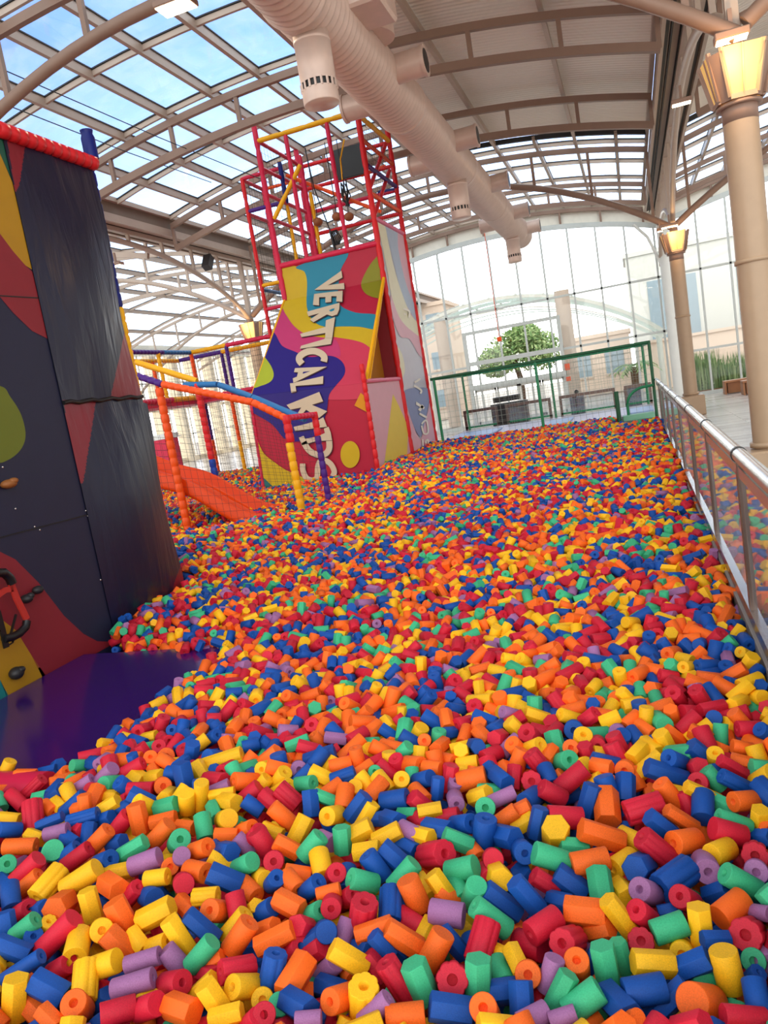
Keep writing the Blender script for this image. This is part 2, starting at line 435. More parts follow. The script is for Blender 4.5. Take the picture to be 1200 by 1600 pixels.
# valley gutters over the two column lines
for i, x in enumerate((-10.5, 1.3)):
    mb = MB(); ye = 48 if x < 0 else 29.25
    mb.box((x - .42, 2, 6.78), (x - .34, ye, 6.88)); mb.box((x + .34, 2, 6.78), (x + .42, ye, 6.88)); mb.box((x - .33, 2, 6.54), (x - .30, ye, 6.80), 2); mb.box((x + .30, 2, 6.54), (x + .33, ye, 6.80), 2); mb.box((x - .34, 2, 6.50), (x + .34, ye, 6.54))
    mb.box((x - .36, 2, 6.36), (x - .30, ye, 6.5)); mb.box((x + .30, 2, 6.36), (x + .36, ye, 6.5)); mb.box((x - .20, 2, 6.44), (x - .17, ye, 6.50), 1); mb.box((x + .1, 2, 6.40), (x + .22, ye, 6.50)); mb.box((x - .06, 2, 6.36), (x - .03, ye, 6.50), 1); mb.box((x - .30, 2, 6.488), (x - .22, ye, 6.498), 1); mb.box((x + .03, 2, 6.488), (x + .09, ye, 6.498), 1); mb.box((x + .24, 2, 6.488), (x + .30, ye, 6.498), 1)
    structure('trim_%d' % (5 + i), mb, [STEEL_PAINT, DARK_GASKET, mat('gutter_brown', (120, 100, 84), .6)])

# ------------------------------------------------------------------ roof trusses: each one a thing
def truss(xc, y, main, label, half=5.5, mt=None, d0=None, d1=None, r=.06):
    t = thing('roof_truss', label, 'roof truss', (xc, y, 6.4), 'arched roof trusses across the hall')
    mt = mt or SHADED_TRUSS_M
    a = -half if d0 is None else d0; b = half if d1 is None else d1
    top = lambda d: vz(d, 7.33)
    bot = (lambda d: 6.80 - .062 * d * d) if main else (lambda d: vz(d, 6.80))
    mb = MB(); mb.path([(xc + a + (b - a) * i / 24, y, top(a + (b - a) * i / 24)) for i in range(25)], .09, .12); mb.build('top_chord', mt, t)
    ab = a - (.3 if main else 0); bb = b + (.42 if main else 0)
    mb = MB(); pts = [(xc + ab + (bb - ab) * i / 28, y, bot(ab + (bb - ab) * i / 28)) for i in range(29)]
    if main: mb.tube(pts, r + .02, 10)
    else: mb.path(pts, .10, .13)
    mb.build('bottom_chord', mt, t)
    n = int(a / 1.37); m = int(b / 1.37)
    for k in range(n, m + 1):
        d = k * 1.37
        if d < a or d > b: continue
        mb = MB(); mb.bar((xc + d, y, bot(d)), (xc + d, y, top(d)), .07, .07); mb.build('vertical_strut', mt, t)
    return t
NAMES = ['first', 'second', 'third', 'fourth', 'fifth', 'sixth', 'seventh', 'eighth', 'ninth', 'tenth']
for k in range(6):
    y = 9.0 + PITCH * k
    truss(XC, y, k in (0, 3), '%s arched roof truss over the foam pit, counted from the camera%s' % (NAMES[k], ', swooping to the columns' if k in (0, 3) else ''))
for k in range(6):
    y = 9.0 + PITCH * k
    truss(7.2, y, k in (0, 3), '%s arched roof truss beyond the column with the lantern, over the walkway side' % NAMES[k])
for n_, k in enumerate((2, 3, 4, 6, 8)):
    y = 9.0 + PITCH * k
    truss(-16.4, y, k in (3, 6), '%s arched truss under the side glass vault behind the climbing towers' % NAMES[n_], mt=STEEL_PAINT, d0=-8.1, d1=5.5, r=.05)
# long arched trusses along the column lines
for x, ye, lab in ((1.3, [9.1, 21.15, 29.25], 'long arched truss linking the lantern columns above the steel barrier'), (-10.5, [9.1, 21.15, 33.3], 'long arched truss linking columns under the gutter behind the vertical tower')):
    t = thing('gutter_truss', lab, 'roof truss', (x, 9, 4.6))
    mb = MB(); mb.box((x - .06, 2, 6.30), (x + .06, ye[-1], 6.40)); mb.build('top_chord', STEEL_PAINT, t)
    for a, b in zip(ye[:-1], ye[1:]):
        f = lambda s: 4.62 + (1.50 if b - a > 9 else 1.0) * (1 - (2 * s - 1) ** 2) ** .8
        mb = MB(); mb.tube([(x, a + (b - a) * i / 30, f(i / 30)) for i in range(31)], .065, 10); mb.build('bottom_chord', STEEL_PAINT, t)
        for i in range(1, 9):
            s = i / 9
            mb = MB(); mb.bar((x, a + (b - a) * s, f(s)), (x, a + (b - a) * s, 6.32), .07, .07); mb.build('vertical_strut', STEEL_PAINT, t)
    for a in ye[:2]:
        mb = MB(); mb.bar((x, a, 4.6), (x, a, 6.32), .12, .12); mb.build('post', STEEL_PAINT, t)

# ------------------------------------------------------------------ columns with lanterns
GLOW_PANEL_M = mat('glow_panel', (250, 205, 120), 0.5, emit=(1.0, 0.55, 0.16), estr=0.42)  # panels emit a glow in place of lamplight falling on the bays
LAMP_M = mat('lamp_glow', (255, 245, 220), 0.5, emit=(1.0, 0.82, 0.55), estr=14)
def lantern_column(x, y, label, light=True):
    t = thing('lantern_column', label, 'column', (x, y, 0))
    mb = MB(); mb.box((x - .30, y - .30, 0), (x + .30, y + .30, .50), 0, .02); mb.build('plinth', COLUMN, t)
    mb = MB(); mb.lathe((x, y, 0), [(.17, .45), (.17, 4.06)], 28); mb.build('shaft', COLUMN, t)
    mb = MB(); mb.lathe((x, y, .55), [(.17, -.03), (.20, -.03), (.20, .02), (.17, .02)], 28); mb.build('base_ring', COLUMN, t)
    mb = MB(); mb.lathe((x, y, 2.48), [(.17, -.02), (.185, -.02), (.185, .02), (.17, .02)], 28); mb.build('middle_ring', COLUMN, t)
    mb = MB(); mb.lathe((x, y, 3.86), [(.17, 0), (.172, 0), (.172, .22), (.17, .22)], 28); mb.lathe((x, y, 4.02), [(.17, -.015), (.22, -.015), (.22, .015), (.17, .015)], 28); mb.build('neck_ring', STEEL_BROWN, t)
    mb = MB(); mb.lathe((x, y, 4.0), [(.10, 0), (.10, .64)], 16); mb.build('core', STEEL_BROWN, t)
    for k in range(4):
        a = -PI / 2 + k * PI / 2 + .12; ca, sa = math.cos(a), math.sin(a); tx, ty = -sa, ca
        mb = MB(); p = []
        for (r, w, z) in ((.19, .125, 4.07), (.28, .20, 4.52)):
            p += [(x + ca * r - tx * w, y + sa * r - ty * w, z), (x + ca * r + tx * w, y + sa * r + ty * w, z)]
        quad = [Vector(p[0]), Vector(p[1]), Vector(p[3]), Vector(p[2])]
        mb.poly(quad, 0, (ca * .012, sa * .012, 0)); o = mb.build('glow_panel', GLOW_PANEL_M, t)
        f = MB(); off = Vector((ca, sa, 0)) * .02
        for i in range(4):
            if i == 2: continue
            f.bar(quad[i] + off, quad[(i + 1) % 4] + off, .025, .05)
        f.bar((quad[0] + quad[1]) / 2 + off, (quad[2] + quad[3]) / 2 + off, .012, .03)
        f.build('panel_frame', COLUMN if k == 0 else STEEL_BROWN, o)  # side frames browned for shade, front frame keeps the column colour
        a2 = a + PI / 4; c2, s2 = math.cos(a2), math.sin(a2); u = Vector((-s2, c2, 0)); mb = MB()
        q = [Vector((x + c2 * .20, y + s2 * .20, 4.05)) - u * .06, Vector((x + c2 * .20, y + s2 * .20, 4.05)) + u * .06, Vector((x + c2 * .35, y + s2 * .35, 4.48)) + u * .09, Vector((x + c2 * .35, y + s2 * .35, 4.48)) - u * .09]
        mb.poly(q, 0, (c2 * .02, s2 * .02, 0)); mb.build('corner_panel', STEEL_BROWN, t)
    if light:
        ld = bpy.data.lights.new('lantern_light', 'POINT'); ld.energy = 26; ld.color = (1, .62, .28); ld.shadow_soft_size = .08
        lo = bpy.data.objects.new('lantern_light', ld); COL.objects.link(lo); lo.location = (x - .02, y - .55, 4.35)
lantern_column(1.31, 9.2, 'tall cream column with glow-painted flared lantern, beside the steel barrier, the bigger of the two')
lantern_column(1.31, 21.15, 'slimmer distant cream column with lantern, near the glass front and green cage')
lantern_column(-10.5, 21.15, 'cream column with a glow-painted lantern partly hidden behind the vertical climbing tower')
for x, lab in ((1.45, 'plain white round column standing against the glass front beside the lantern column'),):
    mb = MB(); mb.lathe((x, 28.9, 0), [(.2, 0), (.2, 5.9)], 24)
    mb.tube([(x, 28.9, 4.2), (x - .5, 28.9, 5.6), (x - .9, 28.9, 6.1)], .05, 8)
    solo('column', mb, WHITE_FRAME, lab, 'column')
def flood(p, tilt, label, w=.32, d=.18, power=0):
    if power:
        ld = bpy.data.lights.new('floodlight_beam', 'SPOT'); ld.energy = power; ld.color = (1, .80, .56); ld.shadow_soft_size = .12; ld.spot_size = 2.6; ld.spot_blend = .6
        lo = bpy.data.objects.new('floodlight_beam', ld); COL.objects.link(lo); lo.location = (p[0], p[1], p[2] - .06)
    t = thing('floodlight', label, 'floodlight', p, 'floodlights under the roof')
    mb = MB(); mb.box((p[0] - w / 2, p[1] - d / 2, p[2]), (p[0] + w / 2, p[1] + d / 2, p[2] + .07), 0, .01); mb.box((p[0] - .02, p[1] - .02, p[2] + .07), (p[0] + .02, p[1] + .02, p[2] + .28)); mb.build('housing', STEEL_BROWN, t)
    mb = MB(); mb.box((p[0] - w / 2 + .02, p[1] - d / 2 + .02, p[2] - .012), (p[0] + w / 2 - .02, p[1] + d / 2 - .02, p[2])); mb.build('lens', LAMP_M, t)
flood((1.27, 9.0, 4.60), 0, 'glowing floodlight fixed above the lantern of the bigger column')
flood((1.22, 14.5, 5.62), 0, 'glowing floodlight on the long truss between the two lantern columns')
flood((1.2, 20.7, 4.62), 0, 'small glowing floodlight above the distant lantern column', .4)
flood((-4.65, 8.95, 6.66), 0, 'bright floodlight hanging from the first roof truss above the pit', .46, .30, 420)
flood((-10.4, 15.0, 5.5), 0, 'floodlight under the gutter truss beside the dark climbing wall', .3)
flood((1.0, 21.1, 4.62), 0, 'small round lamp on the bracing of the distant lantern column', .16, .16)

sp = at_x(325, 410, -10.45)
t = thing('loudspeaker', 'small dark loudspeaker tilted down under the gutter behind the side hall trusses', 'loudspeaker', sp)
mb = MB(); mb.path([sp + Vector((0, -.12, -.16)), sp + Vector((0, .10, .16))], .22, .20); mb.build('cabinet', mat('speaker_grey', (60, 58, 60), .6), t)
mb = MB(); mb.tube([sp + Vector((0, .10, .14)), (sp.x, sp.y + .14, 6.36)], .015, 8); mb.build('bracket', DARK_GASKET, t)

# ------------------------------------------------------------------ glass front
YF = 29.25
mb = MB()
arch = lambda x: (vz(x - XC, 6.80) if x < 1.3 else vz(x - 7.2, 6.80))
xs = [XC + .07 + .95 * k for k in range(-6, 7)] + [7.2 + .07 + .95 * k for k in range(-6, 7)]
for x in xs: mb.bar((x, YF, 0), (x, YF, arch(x)), .065, .10)
for x0, x1 in ((-10.5, 1.3), (1.3, 13.1)):
    mb.path([(x0 + (x1 - x0) * i / 24, YF, arch(x0 + (x1 - x0) * i / 24)) for i in range(25)], .12, .16)
    mb.box((x0, YF - .05, 4.22), (x1, YF + .05, 4.29)); mb.box((x0, YF - .08, 0), (x1, YF + .08, .12))
mb.box((-10.5, YF - .04, 2.28), (-5.87, YF + .04, 2.36)); mb.box((-2.35, YF - .05, 2.36), (1.3, YF + .05, 2.44)); mb.box((1.3, YF - .04, 1.52), (13.1, YF + .04, 1.6))
mb.box((-5.92, YF - .08, 3.50), (-2.30, YF + .08, 3.62)); mb.box((-5.92, YF - .09, 2.34), (-2.30, YF + .09, 2.50))
mb.box((-5.92, YF - .10, 0), (-5.80, YF + .10, 3.5)); mb.box((-2.42, YF - .10, 0), (-2.30, YF + .10, 3.5)); mb.box((-5.9, YF - .16, 1.42), (-2.3, YF + .1, 1.62))
structure('window_frame', mb, mat('facade_frame', (196, 200, 196), .5))  # white frames greyed in their colour for being backlit
mb = MB()
for xc in (XC, 7.2):
    n = 16
    for i in range(n):
        a = xc - 5.9 + 11.8 * i / n; b = xc - 5.9 + 11.8 * (i + 1) / n
        mb.add([(a, YF, .1), (b, YF, .1), (b, YF, vz(b - xc, 6.8)), (a, YF, vz(a - xc, 6.8))], [(0, 1, 2, 3)])
structure('window_4', mb, CLEAR_GLASS)
mb = MB()                                     # closing band between the last truss and the roof
for xc in (XC, 7.2):
    for i in range(16):
        a = xc - 5.9 + 11.8 * i / 16; b = xc - 5.9 + 11.8 * (i + 1) / 16
        za, zb = vz(a - xc, 6.85), vz(b - xc, 6.85)
        mb.add([(a, YF + .1, za), (b, YF + .1, zb), (b, YF + .1, vz(b - xc, 7.6)), (a, YF + .1, vz(a - xc, 7.6))], [(0, 1, 2, 3)])
structure('wall_back', mb, mat('cream_band', (232, 226, 212), 0.6))
# door leaves in the entrance
for i in range(4):
    x0 = -5.75 + i * .84; mb = MB()
    for a, b in (((x0, YF - .02, .1), (x0 + .07, YF + .06, 1.42)), ((x0 + .75, YF - .02, .1), (x0 + .82, YF + .06, 1.42)), ((x0, YF - .02, 1.34), (x0 + .82, YF + .06, 1.42)), ((x0, YF - .02, .1), (x0 + .82, YF + .06, .22))): mb.box(a, b)
    structure('door_%d' % (i + 1), mb, WHITE_FRAME)
# side wall of the side hall, its windows between piers
mb = MB(); XS = -24.5
mb.box((XS - .2, -10, 6.0), (XS, 50, 6.6)); mb.box((XS - .2, -10, 0), (XS, 50, .25)); mb.box((XS - .2, 20, 3.0), (XS - .02, 50, 3.16))
for k in range(20):
    y = 12.2 + k * 2.0; mb.box((XS - .3, y, 0), (XS + .25, y + .55, 6.0))
structure('wall_left', mb, mat('pale_cream_wall', (236, 222, 196), 0.7))
mb = MB()
for k in range(20):
    y = 12.2 + k * 2.0 + 1.27; mb.box((XS - .12, y - .05, .25), (XS - .04, y + .05, 6.0)); mb.box((XS - .12, y - .72, 1.5), (XS - .04, y + .72, 1.58)); mb.box((XS - .12, y - .72, 4.5), (XS - .04, y + .72, 4.58))
structure('window_5', mb, WHITE_FRAME)
mb = MB(); mb.box((-24.5, 48, 0), (-10.9, 48.2, 1.0)); structure('wall_far', mb, mat('pale_cream_wall', (236, 222, 196)))
mb = MB(); mb.box((13.1, -12, 0), (13.3, 29.3, 1.0)); structure('wall_right', mb, mat('pale_cream_wall', (236, 222, 196)))
mb = MB(); mb.box((-26, -12.2, 0), (16, -12, 1.2)); structure('wall_behind', mb, mat('pale_cream_wall', (236, 222, 196)))

# ------------------------------------------------------------------ outside the glass front
BLD = mat('pale_pink_render', (226, 205, 190), 0.8, var=0.05); BLD2 = mat('pale_blue_grey_render', (212, 214, 212), 0.8, var=0.05); BLDW = mat('bluish_window_band', (150, 170, 185), 0.3)
def building(x0, x1, y, h, m, label, rows, cols, d=4):
    t = thing('building', label, 'building', ((x0 + x1) / 2, y, 0))
    mb = MB(); mb.box((x0, y, 0), (x1, y + d, h)); mb.box((x0 - .1, y - .1, h), (x1 + .1, y + d, h + .2)); mb.build('wall', m, t)
    for r in range(rows):
        for c in range(cols):
            xa = x0 + (x1 - x0) * (c + .22) / cols; xb = x0 + (x1 - x0) * (c + .78) / cols; za = h * (r + .35) / rows; zb = h * (r + .8) / rows
            mb = MB(); mb.box((xa, y - .03, za), (xb, y + .03, zb)); mb.box((xa - .06, y - .08, za - .1), (xb + .06, y + .02, za), 1); mb.build('window', [BLDW, m], t)
building(-16, -9.3, 42, 6.2, BLD, 'pale pink building with rows of windows outside, behind the entrance canopy', 3, 5)
building(.2, 12, 40.5, 6.4, BLD2, 'pale cream-grey block outside behind the reeds beyond the glass front', 1, 3)
building(-3.4, .0, 43, 3.0, BLD, 'low pink wall building outside behind the palm', 1, 2)
mb = MB(); mb.box((.3, 38.8, 0), (12, 39.0, 2.2)); mb.box((.2, 38.7, 2.2), (12.1, 39.1, 2.32)); solo('garden_wall', mb, BLD, 'beige garden wall outside, standing behind the tall green reeds', 'wall')
# arched glass canopy over the outside entrance
t = thing('entrance_canopy', 'arched glass canopy with pale ribs over the entrance outside the glass front', 'canopy', (-5.4, 36, 0))
cx, Rc = -5.6, 10.6; cz = 5.15
cz_ = lambda d: cz - (Rc - math.sqrt(Rc * Rc - d * d))
for y in (34.5, 36.2, 38.0):
    mb = MB(); mb.path([(cx + d, y, cz_(d)) for d in np.linspace(-7.2, 7.1, 25)], .12, .14); mb.build('rib', WHITE_FRAME, t)
    mb = MB(); mb.path([(cx + d, y, cz_(d) - .5 + .004 * d * d) for d in np.linspace(-7.0, 6.9, 25)], .06, .06); mb.build('lower_rib', WHITE_FRAME, t)
mb = MB()
for d in np.linspace(-7, 7, 13): mb.bar((cx + d, 34.4, cz_(d) + .08), (cx + d, 38.1, cz_(d) + .08), .06, .06)
mb.build('glazing_bars', WHITE_FRAME, t)
mb = MB(); ds = np.linspace(-7.1, 7.1, 25)
vs = [(cx + d, y, cz_(d) + .12) for d in ds for y in (34.4, 38.1)]
mb.add(vs, [(2 * i, 2 * i + 1, 2 * i + 3, 2 * i + 2) for i in range(24)], 0, True); mb.build('glass', glass_mat('canopy_glass', (0.62, 0.84, 0.88), dirt_haze=.3), t)
for x in (cx - 6.9, cx + 6.8):
    mb = MB(); mb.tube([(x, 36, 0), (x, 36, 2.4)], .12, 12); mb.build('post', WHITE_FRAME, t)
mb = MB(); mb.tube([(-7.55, 33, 0), (-7.55, 33, 4.6)], .28, 16); solo('stone_column', mb, BLD, 'thick pale column outside, at the side of the tree seen through the entrance', 'column')
mb = MB(); mb.tube([(-2.4, 33, 0), (-2.4, 33, 4.8)], .30, 16); solo('stone_column', mb, BLD, 'thick pale column outside between the tree and the low wall', 'column')

LEAF = [mat('leaf_green', (150, 182, 118), 0.6, var=.2), mat('leaf_light', (184, 208, 146), 0.6, var=.2), mat('leaf_dark', (112, 152, 94), 0.6, var=.2)]
def leaves(mb, c, r, n, size, flat=1.0):
    for _ in range(n):
        u = rng.normal(size=3); u /= np.linalg.norm(u); rr = rng.random() ** .35
        p = Vector((c[0] + u[0] * r[0] * rr, c[1] + u[1] * r[1] * rr, c[2] + u[2] * r[2] * rr))
        a = Vector(rng.normal(size=3)).normalized(); b = a.orthogonal().normalized(); s_ = size * (.6 + .8 * rng.random())
        mb.add([p - a * s_, p + b * s_ * .45, p + a * s_, p - b * s_ * .45], [(0, 1, 2, 3)], int(rng.integers(0, 3)))
t = thing('tree', 'round green tree outside, seen through the entrance doors', 'tree', (-6.2, 45, 0))
mb = MB(); mb.tube([(-6.2, 45, 0), (-6.1, 45, 1.4), (-6.3, 45, 2.6)], .18, 10, 0, [1.2, 1, .7]); mb.build('trunk', mat('bark', (92, 72, 56), .9), t)
mb = MB()
for c, r in (((-6.2, 45, 3.1), (1.9, 1.4, 1.2)), ((-7.4, 45, 2.7), (1.1, 1, .9)), ((-4.8, 45, 2.9), (1.2, 1, 1.1)), ((-5.6, 44.6, 3.8), (1.1, .9, .7))): leaves(mb, c, r, 1500, .13)
mb.build('crown', LEAF, t)
t = thing('palm', 'small palm with a brown trunk outside, behind the green net cage', 'palm tree', (.05, 34, 0))
mb = MB(); mb.tube([(.05, 34, 0), (.03, 34, .7), (.05, 34, 1.3)], .13, 10, 0, [1, 1.1, 1.25]); mb.build('trunk', mat('palm_bark', (120, 90, 66), .9, bump=.5, bscale=30), t)
mb = MB()
for k in range(16):
    a = 2 * PI * k / 16 + rng.random() * .3; L = .8 + .3 * rng.random(); lift = .35 + .4 * rng.random(); pts = []
    for i in range(9):
        s = i / 8; pts.append(Vector((.05 + math.cos(a) * L * s, 34 + math.sin(a) * L * s, 1.32 + lift * s - .75 * s * s)))
    side = Vector((-math.sin(a), math.cos(a), 0))
    for i in range(8):
        for sgn in (1, -1):
            mb.add([pts[i], pts[i + 1], pts[i + 1] + side * sgn * .16 + Vector((0, 0, -.06)) + (pts[i + 1] - pts[i]) * .8], [(0, 1, 2)], k % 3)
mb.build('fronds', LEAF, t)
for k, (x0, x1, h) in enumerate(((1.75, 2.9, 1.5), (2.9, 4.2, 1.25), (4.2, 6.2, 1.5), (6.2, 9, 1.4))):
    mb = MB()
    for _ in range(330):
        x = x0 + (x1 - x0) * rng.random(); y = 30.2 + rng.random() * .9; hh = h * (.6 + .5 * rng.random()); lx, ly = rng.normal() * .12, rng.normal() * .1; w = .012 + .01 * rng.random()
        mb.add([(x - w, y, 0), (x + w, y, 0), (x + lx * .4 + w, y + ly * .4, hh * .6), (x + lx, y + ly, hh), (x + lx * .4 - w, y + ly * .4, hh * .6)], [(0, 1, 2, 4), (4, 2, 3)], int(rng.integers(0, 3)))
    leaves(mb, ((x0 + x1) / 2, 30.6, .3), ((x1 - x0) / 2, .4, .35), 350, .09)
    solo('reed_bush', mb, LEAF, ['tall green reeds outside the glass, close beside the distant lantern column', 'lower green reeds outside the glass between the lantern column and bench', 'tall reeds outside the glass behind the wooden benches', 'dense reeds outside the glass beyond the wooden benches'][k], 'bush', 'reeds planted along the glass front')
mb = MB(); mb.box((1.6, 29.7, 0), (9, 30.0, .12)); solo('planter_edge', mb, mat('terracotta_edge', (176, 110, 70), .8), 'low brown planter edging along the reeds outside', 'planter')

# ------------------------------------------------------------------ ventilation duct
DX, DZ, DR = -2.9, 1.7 + 4.32, .38
duct = thing('ventilation_duct', 'long ribbed round ventilation duct hanging along the roof over the pit', 'ventilation duct', (DX, 14, DZ))
mb = MB(); pts = []; rad = []; y = 3.0
while y < 25.6:
    pts += [(DX, y, DZ), (DX, y + .098, DZ), (DX, y + .110, DZ), (DX, y + .122, DZ)]; rad += [1, .992, 1.014, .992]; y += .13
    if abs((y % 4.05)) < .13: pts += [(DX, y, DZ), (DX, y + .02, DZ), (DX, y + .06, DZ), (DX, y + .08, DZ)]; rad += [1, 1.06, 1.06, 1]; y += .1
mb.tube(pts, DR, 40, 0, rad); mb.build('duct_pipe', PIPE_PAINT, duct)
mb = MB(); mb.lathe((0, 0, 0), [(0.001, 0), (DR * .9, 0), (DR, .06)], 32)
mb.v = [(DX + v[0], y + .06 - v[2], DZ + v[1]) for v in mb.v]; mb.build('end_cap', PIPE_PAINT, duct)
for (yy, L) in ((8.55, .98), (16.0, .98), (23.6, .98)):
    mb = MB(); mb.lathe((DX, yy, 4.97), [(0.001, 0), (.195, 0), (.2, .01), (.2, .15)], 28); mb.lathe((DX, yy, 4.97), [(.2, .22), (.2, .62), (.205, .62), (.205, .66), (.2, .66), (.2, 1.0)], 28)
    o = mb.build('hanging_diffuser', PIPE_PAINT, duct)
    g = MB(); g.lathe((DX, yy, 5.10), [(.185, .01), (.185, .13)], 28); g.build('diffuser_dark_core', BLACK, o)
    g = MB()
    for k in range(18):
        a = 2 * PI * k / 18; c, s = math.cos(a), math.sin(a)
        g.bar((DX + .195 * c, yy + .195 * s, 5.11), (DX + .195 * c, yy + .195 * s, 5.20), .022, .022)
    g.build('diffuser_grille', PIPE_PAINT, o)
for side, ys in ((1, (10.9, 14.6, 18.3, 21.9, 24.6)), (-1, (11.7, 15.4, 19.1, 22.8))):
    for yy in ys:
        x0 = DX + side * .25; x1 = DX + side * .72
        mb = MB(); mb.tube([(x0, yy, DZ), (x1, yy, DZ)], .185, 24)
        mb.tube([(x1 - side * .01, yy, DZ), (x1 + side * .03, yy, DZ)], .20, 24)
        o = mb.build('side_outlet', PIPE_PAINT, duct)
        g = MB(); g.tube([(x1 + side * .02, yy, DZ), (x1 + side * .035, yy, DZ)], .15, 20); g.build('outlet_opening', BLACK, o)
mb = MB(); mb.tube([(-2.66, 10.0, 6.1), (-2.56, 10.0, 7.7)], .34, 28); mb.build('riser_pipe', PIPE_PAINT, duct)
mb = MB(); mb.box((-2.75, 8.9, 6.0), (-2.15, 9.6, 6.34), 0, .03); mb.build('riser_box', PIPE_PAINT, duct)

# ------------------------------------------------------------------ dark climbing wall at the pit's side
XW = -3.93
NAVY = mat('navy_board', (27, 29, 56), 0.55, var=.08, bump=.05); BRED = mat('board_red', (134, 28, 40), 0.6); BYEL = mat('board_yellow', (176, 128, 16), 0.6)
BOLV = mat('board_olive', (104, 112, 26), 0.6); BTEAL = mat('board_teal', (20, 120, 120), 0.6); BGRN = mat('board_dark_green', (16, 78, 60), 0.6)
def cloth_mat(name, rgb):
    m = mat(name, rgb, 0.28, var=.05)
    nt = m.node_tree; b = nt.nodes['Principled BSDF']; tc = nt.nodes.new('ShaderNodeTexCoord'); mp = nt.nodes.new('ShaderNodeMapping'); mp.inputs['Scale'].default_value = (4, 5.0, .9)
    mp.inputs['Rotation'].default_value = (.12, 0, 0)
    no = nt.nodes.new('ShaderNodeTexNoise'); no.inputs['Scale'].default_value = 1.6; no.inputs['Detail'].default_value = 3; no.inputs['Distortion'].default_value = .6
    bp = nt.nodes.new('ShaderNodeBump'); bp.inputs['Strength'].default_value = .30; bp.inputs['Distance'].default_value = .05
    nt.links.new(tc.outputs['Object'], mp.inputs[0]); nt.links.new(mp.outputs[0], no.inputs['Vector']); nt.links.new(no.outputs['Fac'], bp.inputs['Height']); nt.links.new(bp.outputs[0], b.inputs['Normal'])
    return m
CNAVY = cloth_mat('navy_vinyl_cloth', (26, 26, 50)); CRED = cloth_mat('red_vinyl_cloth', (128, 30, 42))
wall = thing('climbing_wall', 'tall dark navy climbing wall with coloured shapes, standing beside the purple mat', 'climbing wall', (XW, 4.6, 0))
P0, P1 = (XW, 1.6, .22), (XW, 4.66, .22)
mb = MB(); mb.box((XW - 1.5, 1.4, 0), (XW, 4.665, 4.55), 0)
F = Face([(XW, 1.4, .22), (XW, 4.665, .22), (XW, 4.665, 4.55), (XW, 1.4, 4.55)], (1, 0, 0))
board_shapes = [
    (5, [(0, 120), (4, 190), (26, 268), (30, 305), (10, 262), (0, 240), (-80, 190), (-120, 100)], 0),
    (2, [(0, 240), (12, 268), (28, 305), (44, 368), (56, 425), (40, 415), (20, 392), (0, 365), (-90, 300), (-90, 210)], 0),
    (1, [(0, 365), (20, 392), (40, 415), (57, 430), (66, 470), (80, 532), (50, 517), (20, 488), (0, 464), (-90, 400), (-90, 310)], 0),
    (3, [(0, 603), (16, 620), (33, 648), (40, 680), (32, 703), (12, 719), (-10, 722), (-60, 700), (-60, 600)], 1),
    (1, [(0, 862), (24, 874), (60, 910), (100, 962), (130, 990), (152, 1002), (190, 1003), (190, 1050), (75, 1075), (48, 1022), (25, 985), (0, 966), (-100, 930), (-100, 820)], 0),
    (2, [(0, 966), (25, 985), (48, 1022), (76, 1062), (76, 1100), (15, 1100), (0, 1062), (-100, 960), (-100, 930)], 0),
    (4, [(0, 1062), (18, 1096), (10, 1130), (-60, 1130), (-100, 960)], 0)]
for mi, pts, sm in board_shapes: F.lay(mb, spline(pts, 5) if sm else pts, mi, .003)
mb.build('painted_board', [NAVY, BRED, BYEL, BOLV, BTEAL, BGRN], wall)
mb = MB()
for a, b in (((0, 840), (138, 804)), ((0, 462), (66, 466))):
    A = at_x(*a, XW + .004); B = at_x(*b, XW + .004); mb.bar(A, B, .004, .008)
mb.build('panel_seam', BLACK, wall)
for p in ((54, 823), (62, 828), (134, 798), (137, 806), (157, 906), (24, 795), (4, 730)):
    A = at_x(*p, XW); mb = MB(); mb.ball(A, .008, 0, 8, 6); mb.build('bolt', STAINLESS, wall)
# cloth cover beyond the seam
mb = MB(); ny, nz = 96, 320; vs = []
def cl_edge(z): return 5.60 + .03 * math.sin(z * 4.1) + (.05 if z < 2.0 else 0)
for j in range(nz + 1):
    z = .1 + 3.80 * j / nz
    for i in range(ny + 1):
        s = i / ny; y = 4.66 + (cl_edge(z) - 4.66) * s
        bul = .10 * math.sin(PI * s) * math.sin(PI * min(max((z - .1) / 1.95, 0), 1)) if z < 2.05 else .07 * math.sin(PI * s) * math.sin(PI * (z - 2.05) / 1.9)
        wr = .009 * math.sin(15 * y + 2.2 * math.sin(z * 1.7)) * (1 - abs(2 * s - 1)) * max(0, math.sin(z * 3.2 + 1)) ** 2
        vs.append((XW + .01 + bul + wr, y, z))
mb.add(vs, [(j * (ny + 1) + i, j * (ny + 1) + i + 1, (j + 1) * (ny + 1) + i + 1, (j + 1) * (ny + 1) + i) for j in range(nz) for i in range(ny)], 0, True)
redz = [[(8, 198), (40, 222), (30, 290), (24, 300)], [(172, 625), (186, 560), (200, 495), (226, 500), (232, 622)], [(98, 626), (150, 626), (130, 755), (126, 757)], [(296, 850), (306, 985), (256, 985), (274, 905)]]
def inside(pt, poly_):
    c = False
    for i in range(len(poly_)):
        (x1, y1), (x2, y2) = poly_[i - 1], poly_[i]
        if (y1 > pt[1]) != (y2 > pt[1]) and pt[0] < (x2 - x1) * (pt[1] - y1) / (y2 - y1) + x1: c = not c
    return c
for k, f in enumerate(mb.f):
    cxy = to_px(sum((Vector(mb.v[i]) for i in f), Vector()) / 4)
    if any(inside(cxy, r) for r in redz): mb.m[k] = 1
mb.build('vinyl_cover', [CNAVY, CRED], wall)
mb = MB(); mb.box((XW - 1.5, 4.665, 0), (XW - .02, 5.52, 3.9)); mb.build('frame_box', NAVY, wall)
